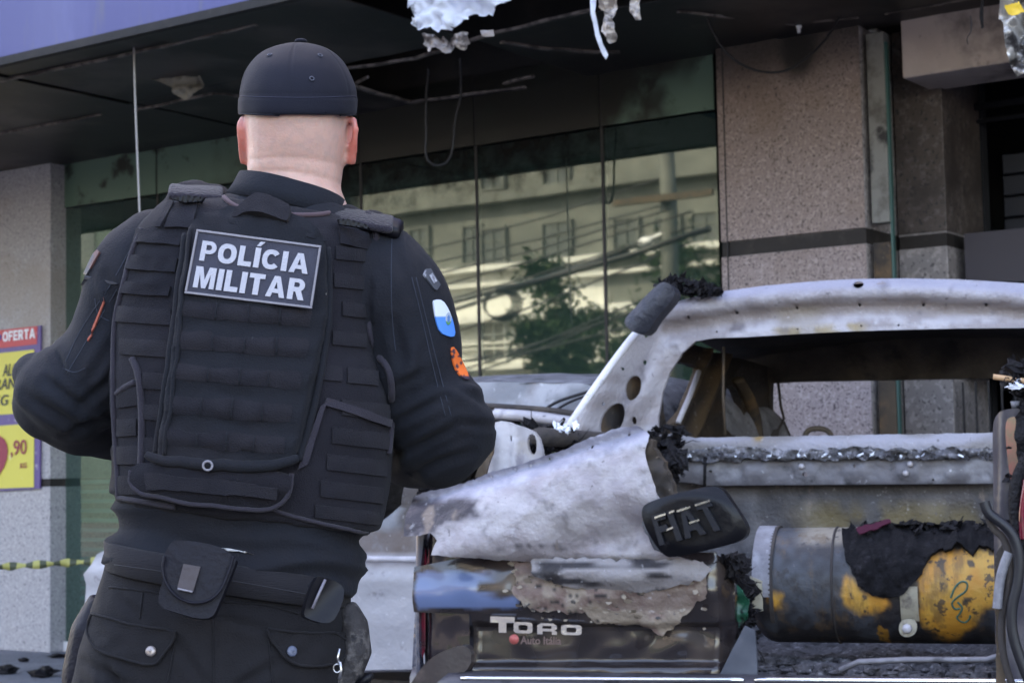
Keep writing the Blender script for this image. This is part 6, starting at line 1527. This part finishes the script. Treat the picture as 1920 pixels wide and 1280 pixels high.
def pocket(P_, btn, mcol):
    o = panel('pocket_flap', P_, on_t, M['trouser'], trou, th=.007, step=7, off=.007, bulge=lambda x, y: .0025*noise.noise(Vector((x*.04, y*.05, 2))))
    seam('flap_stitch', P_+[P_[0]], .0022, 'trouser', on_t, o, .0075, it=1)
    p, n = on_t(*btn); mb = MB(); mb.tube([p+n*.007, p+n*.010, p+n*.0115], [.0076, .0076, .005], 16); mb.tube([p+n*.0118, p+n*.0122], .0022, 8); mb.build('button', mcol, o)
pocket([(182, 1150), (200, 1156), (260, 1172), (332, 1182), (328, 1196), (300, 1240), (285, 1246), (240, 1236), (190, 1222), (172, 1196), (172, 1170)], (286, 1221), mat('button_brass', (.32, .28, .27), .35, .6))
pocket([(502, 1178), (560, 1186), (640, 1184), (640, 1240), (585, 1248), (548, 1246), (524, 1222), (504, 1194)], (543, 1221), mat('button_blue', (.10, .12, .18), .45))
for P_ in ([(330, 1190), (322, 1240), (312, 1290)], [(505, 1200), (508, 1250), (512, 1290)], [(395, 1130), (402, 1200), (400, 1290)], [(205, 1100), (300, 1110), (310, 1120)], [(268, 1110), (262, 1160)], [(420, 1128), (500, 1132), (560, 1150)]): seam('trouser_seam', P_, .0016, 'trouser', on_t, trou)
for k_, fx in (('L', 240), ('R', 520)):
    x = at(fx, 2000, D).x; mb = MB()
    mb.tube([Vector((x, D+.02, .17)), Vector((x, D+.02, .11)), Vector((x, D+.02, .05)), Vector((x, D+.02, .0))], [.056, .052, .056, .055], 16); mb.tube([Vector((x, D-.03, .035)), Vector((x, D+.08, .045)), Vector((x, D+.16, .042)), Vector((x, D+.215, .03))], [.045, .052, .052, .03], 14, flat=.8)
    voxel('boot', mb, M['leather'], off_, .007, 4)

# ---------------------------------------------------------------- duty belt
def belt_ring(x0, y0, x1, y1, dw, b_, th):
    pass
V = []; n = 90
def bl(hw, bd, cy, sl): return ring((208+652)/2, cy, hw, bd, .005, sl, n, 2.5)
rt = [bl(224, .140, 1044, .175), bl(227, .145, 1047, .175), bl(224, .145, 1098, .175), bl(221, .140, 1101, .175)]
V = [v for r in rt for v in r]; F = [(j*n+i, j*n+(i+1) % n, ((j+1) % 4)*n+(i+1) % n, ((j+1) % 4)*n+i) for j in range(4) for i in range(n)]
belt = mesh('duty_belt', V, F, M['belt'], off_)
on_b = onto(bvh_of(belt), on_t)
for y0 in (1022, 1070):
    seam('belt_stitch', [(215, y0-12), (300, y0), (450, y0+20), (600, y0+48)], .0008, mat('belt_stitch', (.025, .024, .03), .8), on_b, belt)
# U-flap pouch
by = min(on_b(x, y)[0].y for x, y in ((310, 1040), (370, 1060), (420, 1075)))
pp_ = lambda d: plane(Vector((0, by-d, 1)), Vector((.10, -1, .12)))
pou = panel('belt_pouch', smooth_poly([(312, 1050), (305, 1090), (296, 1118), (300, 1138), (330, 1148), (372, 1160), (398, 1158), (408, 1140), (440, 1060), (444, 1044), (320, 1014)], 1), pp_(.035), M['leather'], belt, th=.045, step=7, bulge=lambda x, y: .006*math.sin((x-300)/140*3.1))
pf = panel('pouch_lid', smooth_poly([(322, 1014), (340, 1012), (400, 1020), (440, 1038), (432, 1070), (415, 1110), (392, 1128), (365, 1133), (336, 1124), (314, 1104), (302, 1072), (306, 1040)], 2), pp_(.044), M['leather'], pou, th=.008, step=6, bulge=lambda x, y: .005*math.sin((x-300)/140*3.1)+.001*noise.noise(Vector((x*.05, y*.05, 0))))
mb = MB(); f = pp_(.050); mb.tube([f(x, y)[0] for x, y in smooth_poly([(308, 1042), (303, 1072), (316, 1104), (337, 1123), (365, 1131), (392, 1126), (414, 1108), (430, 1070), (438, 1042)], 2, False)], .0022, 6); mb.build('lid_piping', M['leather'], pou)
panel('lid_tab', [(344, 1056), (376, 1062), (362, 1108), (332, 1102)], pp_(.056), mat('tab', (.034, .023, .030), .5, bump=.2), pou, th=.006, step=6)
mb = MB(); mb.tube([pp_(.058)(333, 1103)[0], pp_(.058)(361, 1109)[0]], .0014, 6); mb.build('tab_edge', M['plate_edge'], pou)
# keeper and buckle at right
bk = lambda d: plane(Vector((0, on_b(610, 1120)[0].y-d, 1)), Vector((.35, -1, .1)))
panel('belt_keeper', smooth_poly([(590, 1082), (604, 1080), (640, 1092), (648, 1110), (630, 1158), (612, 1170), (574, 1158), (570, 1146)], 1), bk(.018), M['black_plastic'], belt, th=.022, step=7, bulge=lambda x, y: .004*math.sin((x+y)*.05))
mb = MB(); mb.tube([bk(.021)(610, 1086)[0], bk(.021)(598, 1112)[0], bk(.021)(586, 1140)[0]], .0022, 6); mb.build('keeper_edge', mat('keeper_edge', (.16, .15, .18), .3), belt)
# white undershirt showing
panel('undershirt', smooth_poly([(408, 1026), (440, 1028), (480, 1040), (506, 1056), (470, 1052), (430, 1044)], 1), onto(bvh_of(belt), on_s), M['white_cloth'], off_, th=.003, step=5, off=.004)
# holster at the left thigh, keys at the right
mb = MB(); mb.tube([Q(196, 1120, .03), Q(176, 1180, .03), Q(160, 1260, .03), Q(150, 1380, .03)], [.022, .034, .034, .028], 12, flat=1.5); voxel('holster', mb, M['leather'], off_, .006, 4)
mb = MB(); kq = lambda x, y: at(x, y, D-.10)
mb.tube([kq(637, 1215), kq(633, 1232), kq(636, 1244)], .002, 6); mb.tube([kq(632+7*math.cos(i*.5), 1252+8*math.sin(i*.5)) for i in range(14)], .0013, 5); mb.tube([kq(637, 1240), kq(640, 1256), kq(636, 1272)], [.003, .002, .003], 6)
mb.build('key_ring', M['steel'], off_)
mb = MB(); mb.tube([Q(650, 1130, -.02), Q(664, 1170, -.02), Q(668, 1220, -.02), Q(650, 1262, -.02), Q(638, 1300, -.02)], [.014, .022, .024, .024, .02], 12, flat=1.3); voxel('side_pouch', mb, mat('camouflage', (.028, .025, .027), .8, layers=[((.085, .078, .078), 25, .5, .58), ((.015, .015, .02), 40, .55, .62)], bump=.5, bscale=90), off_, .006, 4)
mb = MB(); mb.tube([Q(672, 1284, -.04), Q(690, 1270, -.04), Q(699, 1262, -.04)], [.006, .007, .003], 8); mb.build('baton_tip', M['black_plastic'], off_)

# ================================================================ debris on the ground at the left
def lump(name, px, py, r, m, label, cat, seed, z=ZP, flat=.5):
    p = hitz(px, py, z); mb = MB(); mb.ball(p+Vector((0, 0, r*flat*.6)), (r, r*.8, r*flat), jit=.9, seed=seed, n=7, m=10)
    return tag(mb.build(name, M[m], smooth=False), label, cat, 'burnt scraps on the pavement')
lump('burnt_scrap', 12, 1262, .06, 'char', 'black burnt scrap on the pavement at the left frame edge', 'scrap', 1)
lump('burnt_scrap', 82, 1268, .07, 'char', 'black burnt scrap on the pavement nearest the trouser leg', 'scrap', 2)
lump('burnt_scrap', 110, 1232, .06, 'char', 'flat black scrap on the pavement close to the glass front', 'scrap', 3, flat=.25)
lump('burnt_scrap', 130, 1266, .04, 'foil_brown', 'small pale brown scrap on the pavement by the trouser leg', 'scrap', 4)
lump('burnt_scrap', 45, 1240, .03, 'char', 'tiny dark scrap on the pavement below the left pillar', 'scrap', 6)
